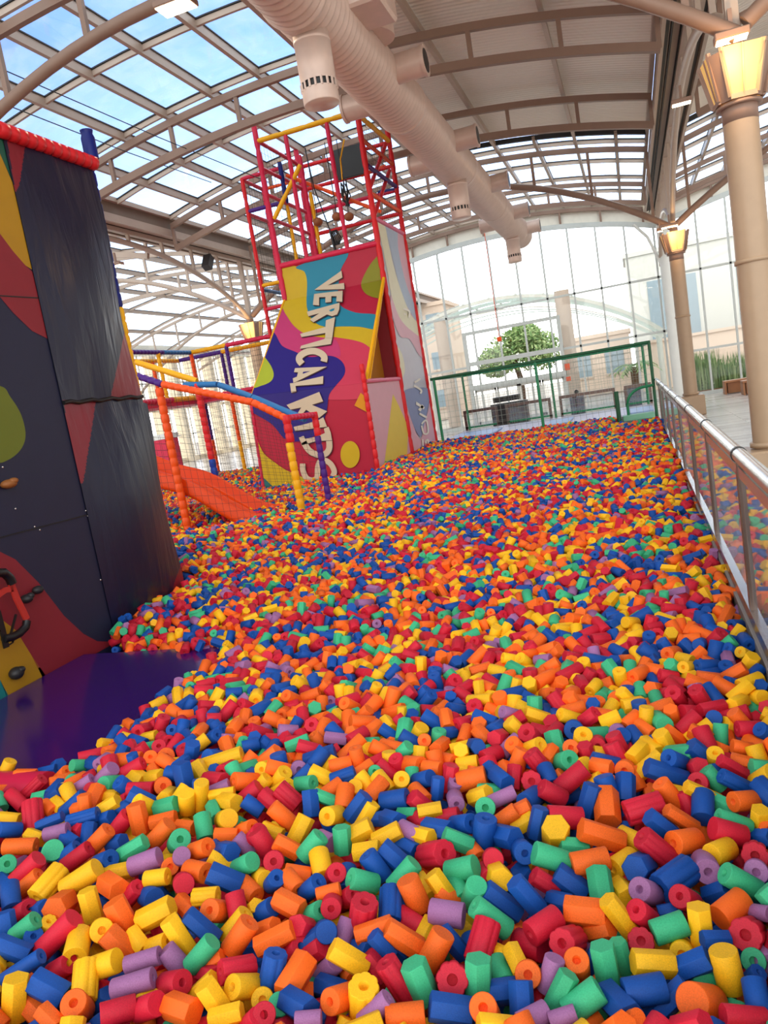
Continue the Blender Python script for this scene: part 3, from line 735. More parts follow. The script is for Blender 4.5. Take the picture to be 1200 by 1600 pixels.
mb = MB(); mb.sausage((XW + .03, 4.60, 3.93), (XW + .03, 5.62, 3.93), .055, .085, .30, 12); mb.build('top_rail', VR, wall)
mb = MB(); mb.sausage((XW - .03, 5.63, .2), (XW - .03, 5.63, 2.0), .034, .12, .2, 10, 0); mb.sausage((XW - .03, 5.63, 2.0), (XW - .03, 5.63, 2.8), .034, .12, .2, 10, 1); mb.sausage((XW - .03, 5.63, 2.8), (XW - .03, 5.63, 4.0), .034, .12, .2, 10, 2)
mb.build('corner_post', [VR, VY, VN], wall)
mb = MB(); mb.tube([(XW, 5.64, 3.98), (XW, 5.64, 4.14), (XW, 5.64, 4.17), (XW, 5.64, 4.2)], .055, 14, 0, [1, 1, .8, .95]); mb.build('post_cap', VN, wall)
mb = MB(); pts = [(XW + .02, 4.66 + .96 * i / 12, 2.05 + .008 * math.sin(i * 2.1)) for i in range(13)]; mb.tube(pts, .016, 8); mb.build('lower_hem', BLACK, wall)
HOLD = [mat('hold_black', (34, 32, 34), .5, bump=.3, bscale=25), mat('hold_brown', (150, 90, 40), .6, bump=.3, bscale=25)]
def hold(px, py, sx, sz, m, two=False):
    c = at_x(px, py, XW); mb = MB(); mb.ball((c.x + .03, c.y, c.z), .05, 0, 14, 10, (.9, sx, sz)); mb.ball((c.x + .05, c.y + .02 * sx, c.z + .015), .03, 0, 12, 8, (1, sx, .7))
    if two: mb.ball((c.x + .04, c.y + .10, c.z + .03), .035, 0, 12, 8, (1, 1.2, .8))
    mb.build('climbing_hold', HOLD[m], wall)
hold(8, 757, 1.2, .6, 1); hold(36, 936, .8, .6, 0, True); hold(20, 1052, 1.0, .8, 0)
# harness hanging against the wall
def strap(mb, pts, w, mi):
    P = [at_x(p[0], p[1], XW + .10) for p in pts]; n = 4; Q = []
    for i in range(len(P) - 1):
        for j in range(n): Q.append(P[i].lerp(P[i + 1], j / n))
    Q.append(P[-1]); mb.path(Q, .012, w, mi)
t = thing('climbing_harness', 'red and black climbing harness hanging against the coloured climbing wall', 'harness', at_x(10, 930, XW + .1))
mb = MB()
for i in range(12): pass
pts = [at_x(px, py, XW + .10) for px, py in ((-14, 905), (-6, 895), (6, 895), (15, 903), (19, 912))]; mb.tube(pts, .030, 10); mb.build('padded_waist', BLACK, t)
mb = MB(); strap(mb, [(17, 912), (26, 935), (36, 955), (42, 968)], .045, 0); strap(mb, [(-6, 932), (8, 922), (20, 920)], .035, 0); mb.build('waist_strap', mat('harness_red', (190, 44, 34), .6), t)
mb = MB(); mb.tube([at_x(px, py, XW + .1) for px, py in ((42, 970), (40, 980), (30, 990), (18, 996), (6, 998))], .026, 10); mb.build('leg_loop', BLACK, t)
mb = MB(); strap(mb, [(-4, 955), (4, 985), (10, 1012)], .040, 0); strap(mb, [(25, 960), (17, 990), (8, 1000)], .012, 0); strap(mb, [(23, 993), (20, 1004), (10, 1010)], .006, 0); mb.build('buckle_strap', BLACK, t)

# purple mat and red edge pad
mb = MB(); mb.box((XW + .01, 2.60, .06), (-2.66, 4.30, .27), 0, .02); solo('gym_mat', mb, mat('purple_vinyl_mat', (52, 16, 96), .16, var=.08, bump=.03, bscale=8), 'glossy dark purple mat lying at the foot of the climbing wall', 'mat')
mb = MB(); mb.tube([(XW, 2.52, .245), (-2.66, 2.52, .245)], .075, 16); solo('edge_bolster', mb, VC, 'red padded bolster along the front edge of the purple mat', 'padding')
mb = MB(); mb.box((XW, 4.3, 0), (-2.8, 4.6, .12)); structure('floor_step', mb, mat('pit_step_blue', (40, 40, 90), .6))
mb = MB(); mb.box((XW + .02, .2, .01), (.36, 5.75, .05)); mb.box((-10.4, 5.75, .01), (.36, 16.05, .05)); structure('floor_pit', mb, mat('pit_liner_blue', (24, 34, 74), .7))
# two thin cables across the roof
for a, b, lab in (((-20, 98), (420, 285), 'upper thin steel cable stretched under the glass roof'), ((-20, 152), (330, 285), 'lower thin steel cable stretched under the glass roof')):
    A = at_x(*a, -7.6) ; B = at_y(*b, 15.6); mb = MB(); mb.tube([A, A.lerp(B, .5) - Vector((0, 0, .03)), B], .008, 6); solo('steel_cable', mb, DARK_GASKET, lab, 'cable')

# ------------------------------------------------------------------ vertical climbing tower
XL, XR, YB, YK, YN = -6.45, -4.33, 14.7, 16.72, 12.8
tower = thing('climbing_tower', 'tall printed climbing tower with big cream letters and a red padded frame on top', 'climbing tower', (-5.4, 14.7, .4))
def flat(name, rgb, r=.5, k=1.0): return mat('print_' + name, tuple(v * k for v in rgb), r, var=.03, spec=.3)
PR = [flat('crimson', (200, 30, 62), k=.86), flat('yellow', (226, 188, 28), k=.86), flat('blue', (40, 146, 176), k=.86), flat('olive', (150, 148, 26), k=.86), flat('magenta', (214, 62, 120), k=.86), flat('indigo', (44, 26, 132), k=.86),
      flat('lime', (190, 200, 50), k=.86), flat('rose', (224, 62, 92), k=.86), flat('teal', (40, 120, 120), k=.86), flat('cream', (230, 208, 178), k=.86), flat('orange', (240, 160, 20), k=.86)]
z5 = lambda pts: [(340 + x / 3.333, 360 + y / 3.333) for x, y in pts]
fold_l, fold_r = (-6.62, YN, 2.14), (-4.40, YN, 2.02)
F1 = Face([(XL, YB, 3.95), (XR, YB, 3.95), (XR, YB, 4.66), (XL, YB, 4.66)], (0, -1, 0))
F2 = Face([fold_l, fold_r, (XR, YB, 3.95), (XL, YB, 3.95)], (0, -1, 1))
F3 = Face([(-6.70, YN, .1), (-4.44, YN, .1), fold_r, fold_l], (0, -1, 0))
shapes = [
 (1, [(300, 190), (420, 190), (452, 215), (466, 270), (465, 400), (500, 470), (560, 500), (650, 498), (740, 500), (830, 512), (830, 640), (785, 605), (740, 580), (650, 562), (560, 560), (470, 545), (400, 500), (350, 430), (320, 380), (290, 400)], 0),
 (2, [(418, 185), (670, 110), (640, 210), (628, 320), (640, 390), (720, 428), (830, 442), (825, 512), (740, 502), (650, 500), (560, 502), (500, 472), (465, 400), (466, 270), (452, 215)], 0),
 (3, [(900, 110), (850, 120), (800, 170), (760, 240), (748, 290), (775, 332), (830, 352), (900, 352)], 1),
 (7, [(560, 560), (650, 562), (740, 580), (785, 605), (840, 660), (840, 850), (560, 880), (600, 820), (655, 760), (664, 720), (645, 680), (600, 655), (540, 655)], 0),
 (4, [(320, 380), (350, 430), (400, 500), (470, 545), (560, 560), (620, 575), (640, 650), (600, 655), (540, 655), (470, 658), (400, 630), (335, 600), (290, 540), (270, 560), (270, 440)], 0),
 (5, [(285, 530), (335, 600), (400, 630), (470, 658), (540, 655), (600, 655), (645, 680), (664, 720), (655, 760), (610, 815), (580, 860), (568, 940), (540, 1020), (490, 1080), (420, 1100), (350, 1085), (310, 1040), (270, 1000), (140, 910), (150, 780), (220, 640)], 0),
 (6, [(225, 650), (268, 690), (292, 745), (278, 785), (230, 808), (180, 812), (180, 700)], 1),
 (1, [(195, 1080), (240, 1160), (300, 1210), (360, 1250), (440, 1285), (480, 1330), (500, 1450), (220, 1450), (180, 1200)], 0),
 (8, [(220, 1270), (300, 1345), (330, 1450), (210, 1450)], 0),
 (1, [(690 + 50 * math.cos(a), 1167 + 70 * math.sin(a)) for a in np.linspace(0, 2 * PI, 33)[:-1]], 0),
 (10, [(745, 845), (712, 912), (785, 950), (785, 880)], 0)]
mb = MB()
for f in (F1, F2, F3): mb.add(f.c, [(0, 1, 2, 3)], 0)
for k, (mi, pts, sm) in enumerate(shapes):
    pp = z5(pts); pp = spline(pp, 5) if (sm or len(pts) > 8 and len(pts) < 30) else pp
    for f in (F1, F2, F3): f.lay(mb, pp, mi, .004 + .0022 * k)
mb.build('printed_front', PR, tower)
za = lambda pts: [(440 + x / 7.617, 410 + y / 7.617) for x, y in pts]
zb = lambda pts: [(430 + x / 8.892, 590 + y / 8.892) for x, y in pts]
letters = [
 [(za([(712, 98), (724, 180), (548, 272), (742, 245), (748, 318), (390, 326)]), 0)],
 [(za([(388, 375), (726, 335), (722, 468), (650, 465), (655, 402), (592, 402), (590, 470), (520, 478), (522, 412), (446, 415), (446, 512), (372, 505)]), 0)],
 [(za([(690, 480), (686, 560), (660, 620), (600, 640), (540, 620), (378, 712), (336, 680), (448, 606), (318, 640), (300, 588), (560, 515)]), 0), (za([(562, 572), (600, 552), (632, 545), (622, 572), (588, 586)]), 2)],
 [(za([(636, 650), (602, 900), (518, 898), (521, 840), (235, 888), (222, 850), (522, 768), (527, 690)]), 0)],
 [(za([(602, 902), (585, 972), (218, 1028), (232, 992), (510, 912), (516, 900)]), 0)],
 [(za(stroke([(243, 1208), (208, 1160), (225, 1110), (300, 1065), (390, 1055), (470, 1085), (508, 1130), (500, 1180)], 78)), 0)],
 [(za([(540, 1240), (175, 1420), (140, 1432), (133, 1380), (182, 1360), (196, 1308), (147, 1305), (160, 1258)]), 0), (za([(256, 1303), (345, 1292), (250, 1326)]), 3)],
 [(za([(496, 1352), (492, 1445), (165, 1470), (175, 1535), (115, 1552), (98, 1440), (145, 1435), (180, 1424)]), 0)],
 [(zb([(158, 380), (612, 198), (665, 330), (510, 378), (722, 468), (610, 560), (480, 480), (430, 445), (375, 510), (345, 535), (300, 512), (362, 415), (212, 445)]), 0)],
 [(zb([(255, 685), (440, 640), (600, 590), (668, 550), (720, 682), (275, 740)]), 0)],
 [(zb([(325, 835), (395, 808), (415, 850), (560, 825), (690, 770), (675, 710), (740, 682), (770, 760), (790, 872), (700, 875), (560, 885), (455, 915), (375, 940)]), 0), (zb(stroke([(395, 895), (470, 1010), (580, 1068), (690, 1062), (748, 990), (750, 880)], 84)), 0)],
 [(zb(stroke([(380, 1195), (385, 1290), (430, 1390), (510, 1425), (580, 1390), (590, 1260), (620, 1170), (690, 1150), (770, 1200), (820, 1300), (800, 1372)], 76)), 0)]]
for polys in letters:
    mb = MB()
    for pp, mi in polys:
        for f in (F2, F3, F1):
            f.lay(mb, pp, mi, .042 + .003 * (mi > 0))
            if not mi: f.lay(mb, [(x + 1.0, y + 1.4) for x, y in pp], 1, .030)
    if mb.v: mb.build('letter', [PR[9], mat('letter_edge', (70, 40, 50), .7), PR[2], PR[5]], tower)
# lower box: near side, closed back, ledge
F4 = Face([(-4.44, YN, .1), (-4.33, YB, .1), (-4.33, YB, 2.0), (-4.40, YN, 2.0)], (1, 0, 0))
z4f = lambda pts: [(560 + x / 4, 340 + y / 4) for x, y in pts]
SIDE = [flat('pale_pink', (222, 176, 190)), flat('pale_yellow', (226, 206, 90)), flat('pale_blue', (198, 212, 226)), flat('pale_grey', (206, 208, 218)), flat('backlit_blue', (178, 194, 214)), flat('backlit_pink', (226, 180, 194)), flat('backlit_yellow', (232, 230, 200)), flat('backlit_cream', (240, 236, 222)), flat('backlit_navy', (138, 152, 192))]  # banner print paled in colour for light coming through it
mb = MB(); mb.add(F4.c, [(0, 1, 2, 3)], 0)
F4.lay(mb, z4f([(50, 1060), (130, 1060), (150, 1180), (120, 1380), (80, 1320), (40, 1100)]), 2, .004)
F4.lay(mb, z4f([(215, 1100), (255, 1180), (312, 1310), (300, 1600), (155, 1600), (185, 1350)]), 1, .006)
mb.build('printed_box_side', SIDE, tower)
mb = MB(); mb.box((-6.6, YN + .02, .1), (-4.46, YB, 2.0)); mb.build('inner_box', VC, tower)
# triangular opening: inner wall with brown and dark red print
mb = MB(); mb.add([(XR - .35, YN, 2.0), (XR - .30, YB, 2.0), (XR - .30, YB, 3.95)], [(0, 1, 2)], 0)
FI = Face([(XR - .33, YN, 2.0), (XR - .33, YB, 2.0), (XR - .33, YB, 3.95), (XR - .33, YN, 3.95)], (1, 0, 0))
mb.build('inner_triangle', [mat('print_brown', (176, 112, 20), .6), BRED], tower)
mb = MB(); mb.box((XR - .34, YB - .02, 2.0), (XR - .03, YB, 3.95)); mb.build('inner_back', BRED, tower)
for (dx, mi, nm) in ((0.0, VY, 'slanted_edge_pole'), (.0, VY, 'slanted_edge_pole')): pass
for off in (0.0, .16):
    mb = MB(); mb.sausage((-4.38, YN + .02 + off * .9, 2.06), (XR + .02, YB - .1 + off * .3, 3.92 + off * .3), .035, .5, .1, 8); mb.build('slanted_edge_pole', VY, tower)
mb = MB(); mb.sausage((-6.62, YN, 2.1), (XL, YB, 3.98), .03, .5, .1, 8); mb.build('slanted_edge_pole', VY, tower)
mb = MB(); mb.sausage((-4.38, YN, 2.05), (XR, YB, 2.03), .04, .8, .12, 10); mb.build('ledge_pole', VPK, tower)
mb = MB(); mb.sausage((-4.43, YN - .03, .2), (-4.40, YN - .03, 2.35), .045, .16, .25, 10); mb.build('front_edge_post', VR, tower)
mb = MB(); mb.sausage((-6.72, YN, .2), (-6.64, YN, 2.2), .035, .2, .25, 8); mb.build('front_edge_post', VC, tower)
# side banner
F5 = Face([(XR, YB, .1), (XR, 16.78, .1), (XR, 16.78, 5.05), (XR, YB, 5.05)], (1, 0, 0))
mb = MB(); mb.add(F5.c, [(0, 1, 2, 3)], 3)
for k, (mi, pts) in enumerate((
  (5, [(235, 60), (330, 120), (350, 300), (400, 600), (430, 780), (380, 740), (330, 640), (290, 480), (255, 300)]),
  (4, [(160, 40), (238, 60), (250, 200), (300, 420), (360, 560), (400, 640), (405, 700), (330, 600), (270, 470), (225, 300), (190, 150)]),
  (6, [(120, 20), (165, 50), (190, 170), (225, 320), (275, 480), (330, 610), (410, 700), (425, 790), (380, 745), (300, 680), (250, 610), (205, 480), (180, 330), (150, 180)]),
  (5, [(200, 480), (250, 610), (300, 680), (380, 745), (430, 800), (445, 900), (380, 860), (320, 760), (260, 740), (215, 620)]),
  (6, [(235, 800), (275, 860), (290, 960), (262, 1010), (240, 900)]),
  (5, [(430, 800), (470, 1100), (520, 1420), (480, 1500), (330, 1500), (290, 1100), (330, 1260), (385, 1385), (410, 1300), (440, 1180), (450, 1050), (440, 930)]),
  (8, [(290, 1080), (440, 1070), (436, 1180), (412, 1290), (388, 1370), (345, 1300), (305, 1180)]))):
    F5.lay(mb, spline(z4f(pts), 4), mi, .003 + .002 * k)
mb.build('side_banner', SIDE, tower)
for pl in ([[(362, 1150), (415, 1185), (408, 1200), (360, 1168)], [(372, 1200), (400, 1168), (410, 1178), (388, 1212)]], [stroke([(382, 1225), (428, 1250)], 13)], [stroke([(395, 1290), (425, 1268), (436, 1340), (410, 1350), (395, 1300)], 10)],
           [stroke([(402, 1385), (404, 1425), (418, 1430), (424, 1395), (436, 1392), (438, 1430)], 10)], [stroke([(345, 990), (385, 1005), (352, 1030)], 12)], [stroke([(348, 1050), (392, 1078), (388, 1100)], 12)], [stroke([(280, 570), (318, 585), (316, 625)], 11), stroke([(284, 600), (300, 606)], 9)]):
    mb = MB()
    for p in pl: F5.lay(mb, z4f(p), 0, .03)
    if mb.v: mb.build('side_letter', SIDE[7], tower)
mb = MB(); mb.box((XL, YB + .03, .1), (XR - .03, YK, 4.6)); mb.build('tower_body', flat('body', (150, 40, 80)), tower)
# red frame on top
def post(x, y, z0, z1, m, r=.05, nm='post', par=None):
    mb = MB(); mb.sausage((x, y, z0), (x, y, z1), r, .46, .22, 10); return mb.build(nm, m, par or tower)
post(XR, YB, .4, 7.40, VR, .058); post(XL, YB, 3.95, 7.36, VC, .055); post(XR, YK, .4, 7.28, VR, .055); post(XL, YK, 4.6, 7.42, VPK if False else VC, .055)
post(-5.83, YB, 4.63, 7.0, VC, .045); post(-4.96, YB, 4.63, 7.0, VC, .045); post(-6.0, 15.7, 4.63, 6.9, VC, .05); post(-5.92, 15.75, 4.63, 6.15, VY, .045); post(-6.46, 15.7, 4.63, 6.9, VY, .04)
def beam(a, b, m, r=.042, par=None, pitch=.5, nm='beam'):
    mb = MB(); mb.sausage(a, b, r, pitch, .15, 9); return mb.build(nm, m, par or tower)
for z in (4.63,): beam((XL, YB, z), (XR, YB, z), VC, .055)
beam((XL, YB, 7.03), (XR, YB, 7.03), VY, .05); beam((XR, YB, 6.98), (XR, YK, 7.0), VY, .05)
for z in (5.52, 6.0, 6.5, 6.98): beam((XL, YK, z), (XR, YK, z), VR if z != 6.0 else VC)
for z in (5.1, 5.56, 6.53): beam((XR, YB, z), (XR, YK, z), VPK if z < 5.5 else VO, .04, pitch=.07)
beam((XR, YB + .1, 6.08), (XR, YK + .1, 6.07), VP, .045, pitch=.07)
for z in (5.56, 6.03, 6.53, 7.05): beam((XL, YB, z), (XL, YK, z), VC, .04)
beam((XR - .02, 16.5, 6.9), (XR - .02, 14.85, 5.7), VR); beam((XR - .02, 16.47, 6.36), (XR - .02, 14.87, 5.2), VR)
beam((XL, 15.9, 6.65), (-4.5, 15.9, 5.45), VO, .04); beam((-5.62, YB, 6.4), (-6.38, YB, 5.53), VY, .045)
beam((-4.75, YK, 6.05), (-4.32, YK, 6.01), VN, .045); beam((-5.07, YK, 6.48), (-4.48, YK, 6.54), VO, .04)
mb = MB(); net(mb, (XR, YB, 5.1), (XR, YK, 5.1), (XR, YK, 7.0), (XR, YB, 7.0), .14); net(mb, (XL, YK, 4.7), (XR, YK, 4.7), (XR, YK, 7.0), (XL, YK, 7.0), .14); net(mb, (XL, YB, 4.7), (XL, YK, 4.7), (XL, YK, 7.0), (XL, YB, 7.0), .14); mb.build('net', NET_M, tower)
mb = MB(); mb.box((-5.54, 16.55, 6.46), (-4.86, 16.60, 7.08), 0, .01); mb.build('black_pad', BLACK, tower)
# side frame box
XE = -7.33
post(XE, 15.6, 3.4, 6.75, VR, .045); post(XE, 16.6, 4.5, 6.75, VC, .045); post(-6.95, 16.6, 3.4, 4.6, VY, .045); post(-6.42, 15.6, 6.0, 6.85, VN, .05)
for z, m in ((6.72, VC), (6.05, VP), (4.5, VY)): beam((XE, 15.6, z), (XL, 15.6, z), m)
for z, m in ((6.70, VC), (6.0, VC), (4.42, VT)): beam((XE, 15.6, z), (XE, 16.6, z), m)
beam((XE, 16.6, 6.7), (XL, 16.6, 6.7), VO, .035); beam((XE, 15.6, 4.0), (XL, 15.6, 4.0), VC, .04)
mb = MB(); net(mb, (XE, 15.6, 3.4), (XL, 15.6, 3.4), (XL, 15.6, 6.7), (XE, 15.6, 6.7), .13); net(mb, (XE, 15.6, 3.4), (XE, 16.6, 3.4), (XE, 16.6, 6.7), (XE, 15.6, 6.7), .13); mb.build('side_net', NET_M, tower)
# hanging wooden balls and straps
BALLW = mat('worn_wood', (146, 84, 44), .55, var=.15)
for (x, y, z), lab in (((-5.84, 15.7, 5.52), 'brown wooden ball hanging nearest the yellow post in the red frame'), ((-5.41, 15.7, 5.53), 'brown wooden ball hanging in the middle of the red frame'), ((-5.15, 15.7, 5.47), 'brown wooden ball hanging under tangled straps in the red frame')):
    t = thing('hanging_ball', lab, 'hanging ball', (x, y, z), 'wooden balls hanging in the tower frame')
    mb = MB(); mb.ball((x, y, z), .105, 0, 16, 10, (1, 1, .85)); mb.build('ball', BALLW, t)
    mb = MB(); mb.tube([(x, y, z + .07), (x + .01, y, z + .25), (x, y, 7.0)], .009, 6); mb.build('cord', BLACK, t)
mb = MB()
for k in range(9):
    a = k * 1.3; mb.tube([(-5.15 + .06 * math.cos(a), 15.7, 6.2 - .02 * k), (-5.15 + .10 * math.cos(a + 1), 15.7 + .03, 5.95 - .02 * k), (-5.14 + .05 * math.sin(a), 15.7, 5.68)], .014, 6)
solo('strap_bundle', mb, BLACK, 'tangle of black straps hanging above a wooden ball in the red frame', 'straps')
mb = MB(); mb.tube([(-5.85, 15.7, 7.0), (-5.80, 15.7, 6.2), (-5.6, 15.7, 5.25)], .013, 6); mb.tube([(-5.6, 15.7, 5.25), (-5.55, 15.7, 4.7)], .03, 6)
for k in range(6): mb.tube([(-5.62 + .03 * k, 15.7, 5.28), (-5.60 + .04 * k, 15.72, 5.1), (-5.56 + .02 * k, 15.7, 4.98)], .016, 6)
solo('belay_strap', mb, BLACK, 'black belay strap with clips dangling down into the tower opening', 'strap')
mb = MB(); mb.tube([(-4.98, 15.7, 6.95), (-5.13, 15.7, 6.6), (-5.16, 15.7, 6.2)], .016, 6); solo('yellow_rope', mb, VY, 'yellow rope hanging in front of the black pad in the tower frame', 'rope')

# ------------------------------------------------------------------ elevated walkway behind the slide
walk = thing('net_walkway', 'raised walkway fenced with colourful padded rails and nets behind the orange slide', 'walkway', (-8.4, 15.7, .5))
XQ = -9.42
def wb(a, b, m, r=.05, nm='rail'): return beam(a, b, m, r, walk, .12, nm)
wb((XQ, 15.7, 3.44), (-8.5, 15.7, 3.44), VY); wb((-8.5, 15.7, 3.44), (XE, 15.7, 3.44), VC)
wb((XQ, 15.7, 3.44), (XQ, 14.6, 3.44), VT); wb((XQ, 14.6, 3.44), (XQ, 13.5, 3.44), VP); wb((XQ, 13.5, 3.44), (XQ, 12.2, 3.44), VC)
wb((-10.4, 16.7, 3.42), (-9.2, 16.7, 3.42), VP); wb((-9.2, 16.7, 3.42), (XE, 16.7, 3.42), VY); wb((-10.4, 16.7, 3.42), (-10.4, 12.2, 3.42), VY)
wb((XQ, 15.7, 2.42), (XQ, 14.6, 2.42), VY, .06); wb((XQ, 14.6, 2.42), (XQ, 13.4, 2.42), VC, .06); wb((XQ, 13.4, 2.42), (XQ, 12.2, 2.42), VT, .06); wb((XQ, 15.7, 2.40), (-6.7, 15.7, 2.40), VC, .05)
mb = MB(); mb.box((XQ, 15.7, 2.28), (-6.76, 16.7, 2.38)); mb.box((-10.4, 12.2, 2.28), (XQ, 16.7, 2.38)); mb.build('deck', VC, walk)
def wp(x, y, z0, z1, m, r=.045): 
    mb = MB(); mb.sausage((x, y, z0), (x, y, z1), r, .12, .18, 9); mb.build('post', m, walk)
for x, y, z0, z1, m in ((XQ, 15.7, 2.4, 3.44, VO), (XQ, 15.7, .4, 2.4, VC), (-8.5, 15.7, 2.4, 3.44, VP), (-7.9, 16.7, 2.4, 3.42, VP), (-9.2, 16.7, 2.4, 3.42, VP), (XQ, 13.2, 2.4, 3.44, VB), (XQ, 14.4, 2.4, 3.44, VY), (-10.4, 14.4, 2.4, 3.42, VB), (-10.4, 15.6, 2.4, 3.42, VO),
                        (-8.62, 15.7, .4, 1.3, VY), (-8.62, 15.7, 1.3, 2.4, VO), (-9.9, 16.7, .4, 1.4, VO), (-9.9, 16.7, 1.4, 2.3, VP), (-10.2, 12.6, .4, 2.3, VO)): wp(x, y, z0, z1, m)
mb = MB()
net(mb, (XQ, 15.7, 2.4), (XE, 15.7, 2.4), (XE, 15.7, 3.44), (XQ, 15.7, 3.44)); net(mb, (XQ, 12.2, 2.4), (XQ, 15.7, 2.4), (XQ, 15.7, 3.44), (XQ, 12.2, 3.44)); net(mb, (-10.4, 16.7, 2.4), (XE, 16.7, 2.4), (XE, 16.7, 3.42), (-10.4, 16.7, 3.42))
net(mb, (XQ - .9, 16.7, .4), (-6.8, 16.7, .4), (-6.8, 16.7, 2.3), (XQ - .9, 16.7, 2.3), .13); mb.build('net', NET_M, walk)
mb = MB(); mb.box((-12.6, 17.2, 0), (-11.55, 17.8, 1.62), 0, .02); mb.box((-12.62, 17.18, 1.6), (-11.53, 17.82, 1.74), 1, .01); solo('kiosk_box', mb, [VC, WHITE_FRAME], 'red boxy cabinet with a pale top behind the slide netting', 'cabinet')

# ------------------------------------------------------------------ orange slide
def lip(pts, xs):
    X = [p[0] for p in pts]; Z = [p[1] for p in pts]; return float(np.interp(xs, X, Z))
FARL = [(-8.4, 1.95), (-7.6, 1.74), (-6.8, 1.39), (-6.44, 1.20), (-6.19, 1.12), (-5.93, 1.02), (-5.67, .84), (-5.54, .73), (-5.12, .46), (-4.75, .40)]
slide = thing('slide', 'orange wavy double-ridged slide running down into the foam pieces', 'slide', (-5.0, 9.4, .3))
mb = MB(); prof = []
w0, w1 = 9.08, 9.78
cross = [(0, -.14), (0, .03), (.012, .045), (.035, .045), (.05, .02), (.07, -.10), (.11, -.14), (.26, -.15), (.30, -.12), (.32, -.055), (.35, -.04), (.38, -.055), (.40, -.12), (.44, -.15), (.59, -.14), (.63, -.10), (.65, .02), (.665, .045), (.69, .045), (.70, .03), (.70, -.14)]
xs_ = np.linspace(-8.4, -4.72, 64); vs = []
for x in xs_:
    z = lip(FARL, x - .02) * .5 + lip(FARL, x + .10) * .25 + lip(FARL, x - .14) * .25
    for (dy, dz) in cross + [(.70, -.19), (0, -.19)]: vs.append((x, w0 + dy, z + dz))
k = len(cross) + 2
mb.add(vs, [(i * k + c, i * k + (c + 1) % k, (i + 1) * k + (c + 1) % k, (i + 1) * k + c) for i in range(63) for c in range(k)], 0, True)
mb.build('chute', mat('orange_plastic', (222, 66, 4), .4, var=.04, spec=.25), slide)
mb = MB(); mb.box((-9.2, 8.9, 1.72), (-8.3, 9.9, 1.85)); mb.build('top_platform', VC, slide)
for yy in (9.0, 9.85):
    mb = MB(); mb.sausage((-8.35, yy, .3), (-8.35, yy, 2.9), .045, .12, .18, 9); mb.build('support_post', VO, slide)
guard = thing('slide_guard', 'padded rail frame with netting around the orange slide', 'guard rail', (-4.2, 9.0, .4))
def gb(a, b, m, r=.048, nm='rail'): return beam(a, b, m, r, guard, .105, nm)
gb((-4.20, 9.0, 1.64), (-4.65, 9.0, 1.93), VO); gb((-4.65, 9.0, 1.93), (-5.92, 9.0, 2.37), VO); gb((-5.92, 9.0, 2.37), (-6.30, 9.0, 2.55), VP); gb((-6.30, 9.0, 2.55), (-8.35, 9.0, 3.0), VP)
def sm(a, b, m): 
    mb = MB(); mb.sausage(a, b, .045, .5, .06, 10); mb.build('rail', m, guard)
sm(tuple(at_y(478, 656, 9.55)), (-5.05, 9.8, 2.02), VT); sm((-5.05, 9.8, 2.02), (-5.55, 9.8, 2.28), VT); sm((-5.55, 9.8, 2.28), (-6.1, 9.8, 2.36), VT); sm((-5.88, 9.83, 2.38), (-6.85, 9.85, 2.82), VY); sm((-6.85, 9.85, 2.82), (-8.35, 9.85, 3.1), VY)
gb((-4.20, 9.0, 1.66), (-4.17, 9.8, 1.64), VC, .04)
def gp(x, y, z0, z1, m, r=.046):
    mb = MB(); mb.sausage((x, y, z0), (x, y, z1), r, .12, .15, 10); mb.build('post', m, guard)
gp(-4.22, 9.0, 1.35, 1.70, VR, .055); gp(-4.24, 9.0, .25, 1.35, VY, .052); gp(-4.17, 9.8, 1.35, 1.68, VR, .048); gp(-4.18, 9.8, .3, 1.35, VP, .045); gp(-5.98, 9.0, .2, 2.33, VO, .055); gp(-5.88, 9.8, 1.25, 2.35, VR, .05); gp(-5.88, 9.8, .4, 1.25, VB, .05)
mb = MB(); net(mb, (-8.3, 9.0, .35), (-5.95, 9.0, .35), (-5.95, 9.0, 2.35), (-8.3, 9.0, 2.9), .10, .0018); net(mb, (-5.95, 9.0, .35), (-4.22, 9.0, .35), (-4.22, 9.0, 1.62), (-5.95, 9.0, 2.35), .10, .0018)
net(mb, (-5.9, 9.8, .35), (-4.17, 9.8, .35), (-4.17, 9.8, 1.6), (-5.9, 9.8, 2.3), .10, .0018); net(mb, (-8.3, 9.85, .35), (-5.9, 9.85, .35), (-5.9, 9.85, 2.35), (-8.3, 9.85, 2.9), .10, .0018); mb.build('net', NET_M, guard)

# ------------------------------------------------------------------ steel and glass barrier
XB = .40
bar_ = thing('glass_barrier', 'stainless steel barrier with glass panels and round handrail along the pit', 'barrier', (XB, 3, 0))
mb = MB(); mb.tube([(XB, .4, 1.20), (XB, 16.0, 1.20)], .032, 16); mb.build('handrail', STAINLESS, bar_)
mb = MB(); mb.box((XB - .012, .4, 1.10), (XB + .012, 16, 1.15)); mb.build('upper_rail', STAINLESS, bar_)
mb = MB(); mb.box((XB - .02, .4, .42), (XB + .02, 16, .48)); mb.build('bottom_rail', STAINLESS, bar_)
mb = MB(); mb.box((XB - .03, .4, 0), (XB + .03, 16, .40)); mb.build('base_panel', mat('barrier_base', (150, 140, 134), .5), bar_)
PY = [.55 + 1.60 * k for k in range(10)]
for y in PY:
    mb = MB(); mb.box((XB - .015, y - .045, .0), (XB + .015, y - .020, 1.17)); mb.box((XB - .012, y + .025, .4), (XB + .012, y + .042, 1.12)); o = mb.build('post', DARK_STEEL, bar_)
    mb = MB(); mb.tube([(XB, y - .045, 1.20), (XB, y - .015, 1.20)], .036, 14); mb.build('rail_clamp', BLACK, o)
    for z in (.55, .7, .85, 1.0): 
        pass
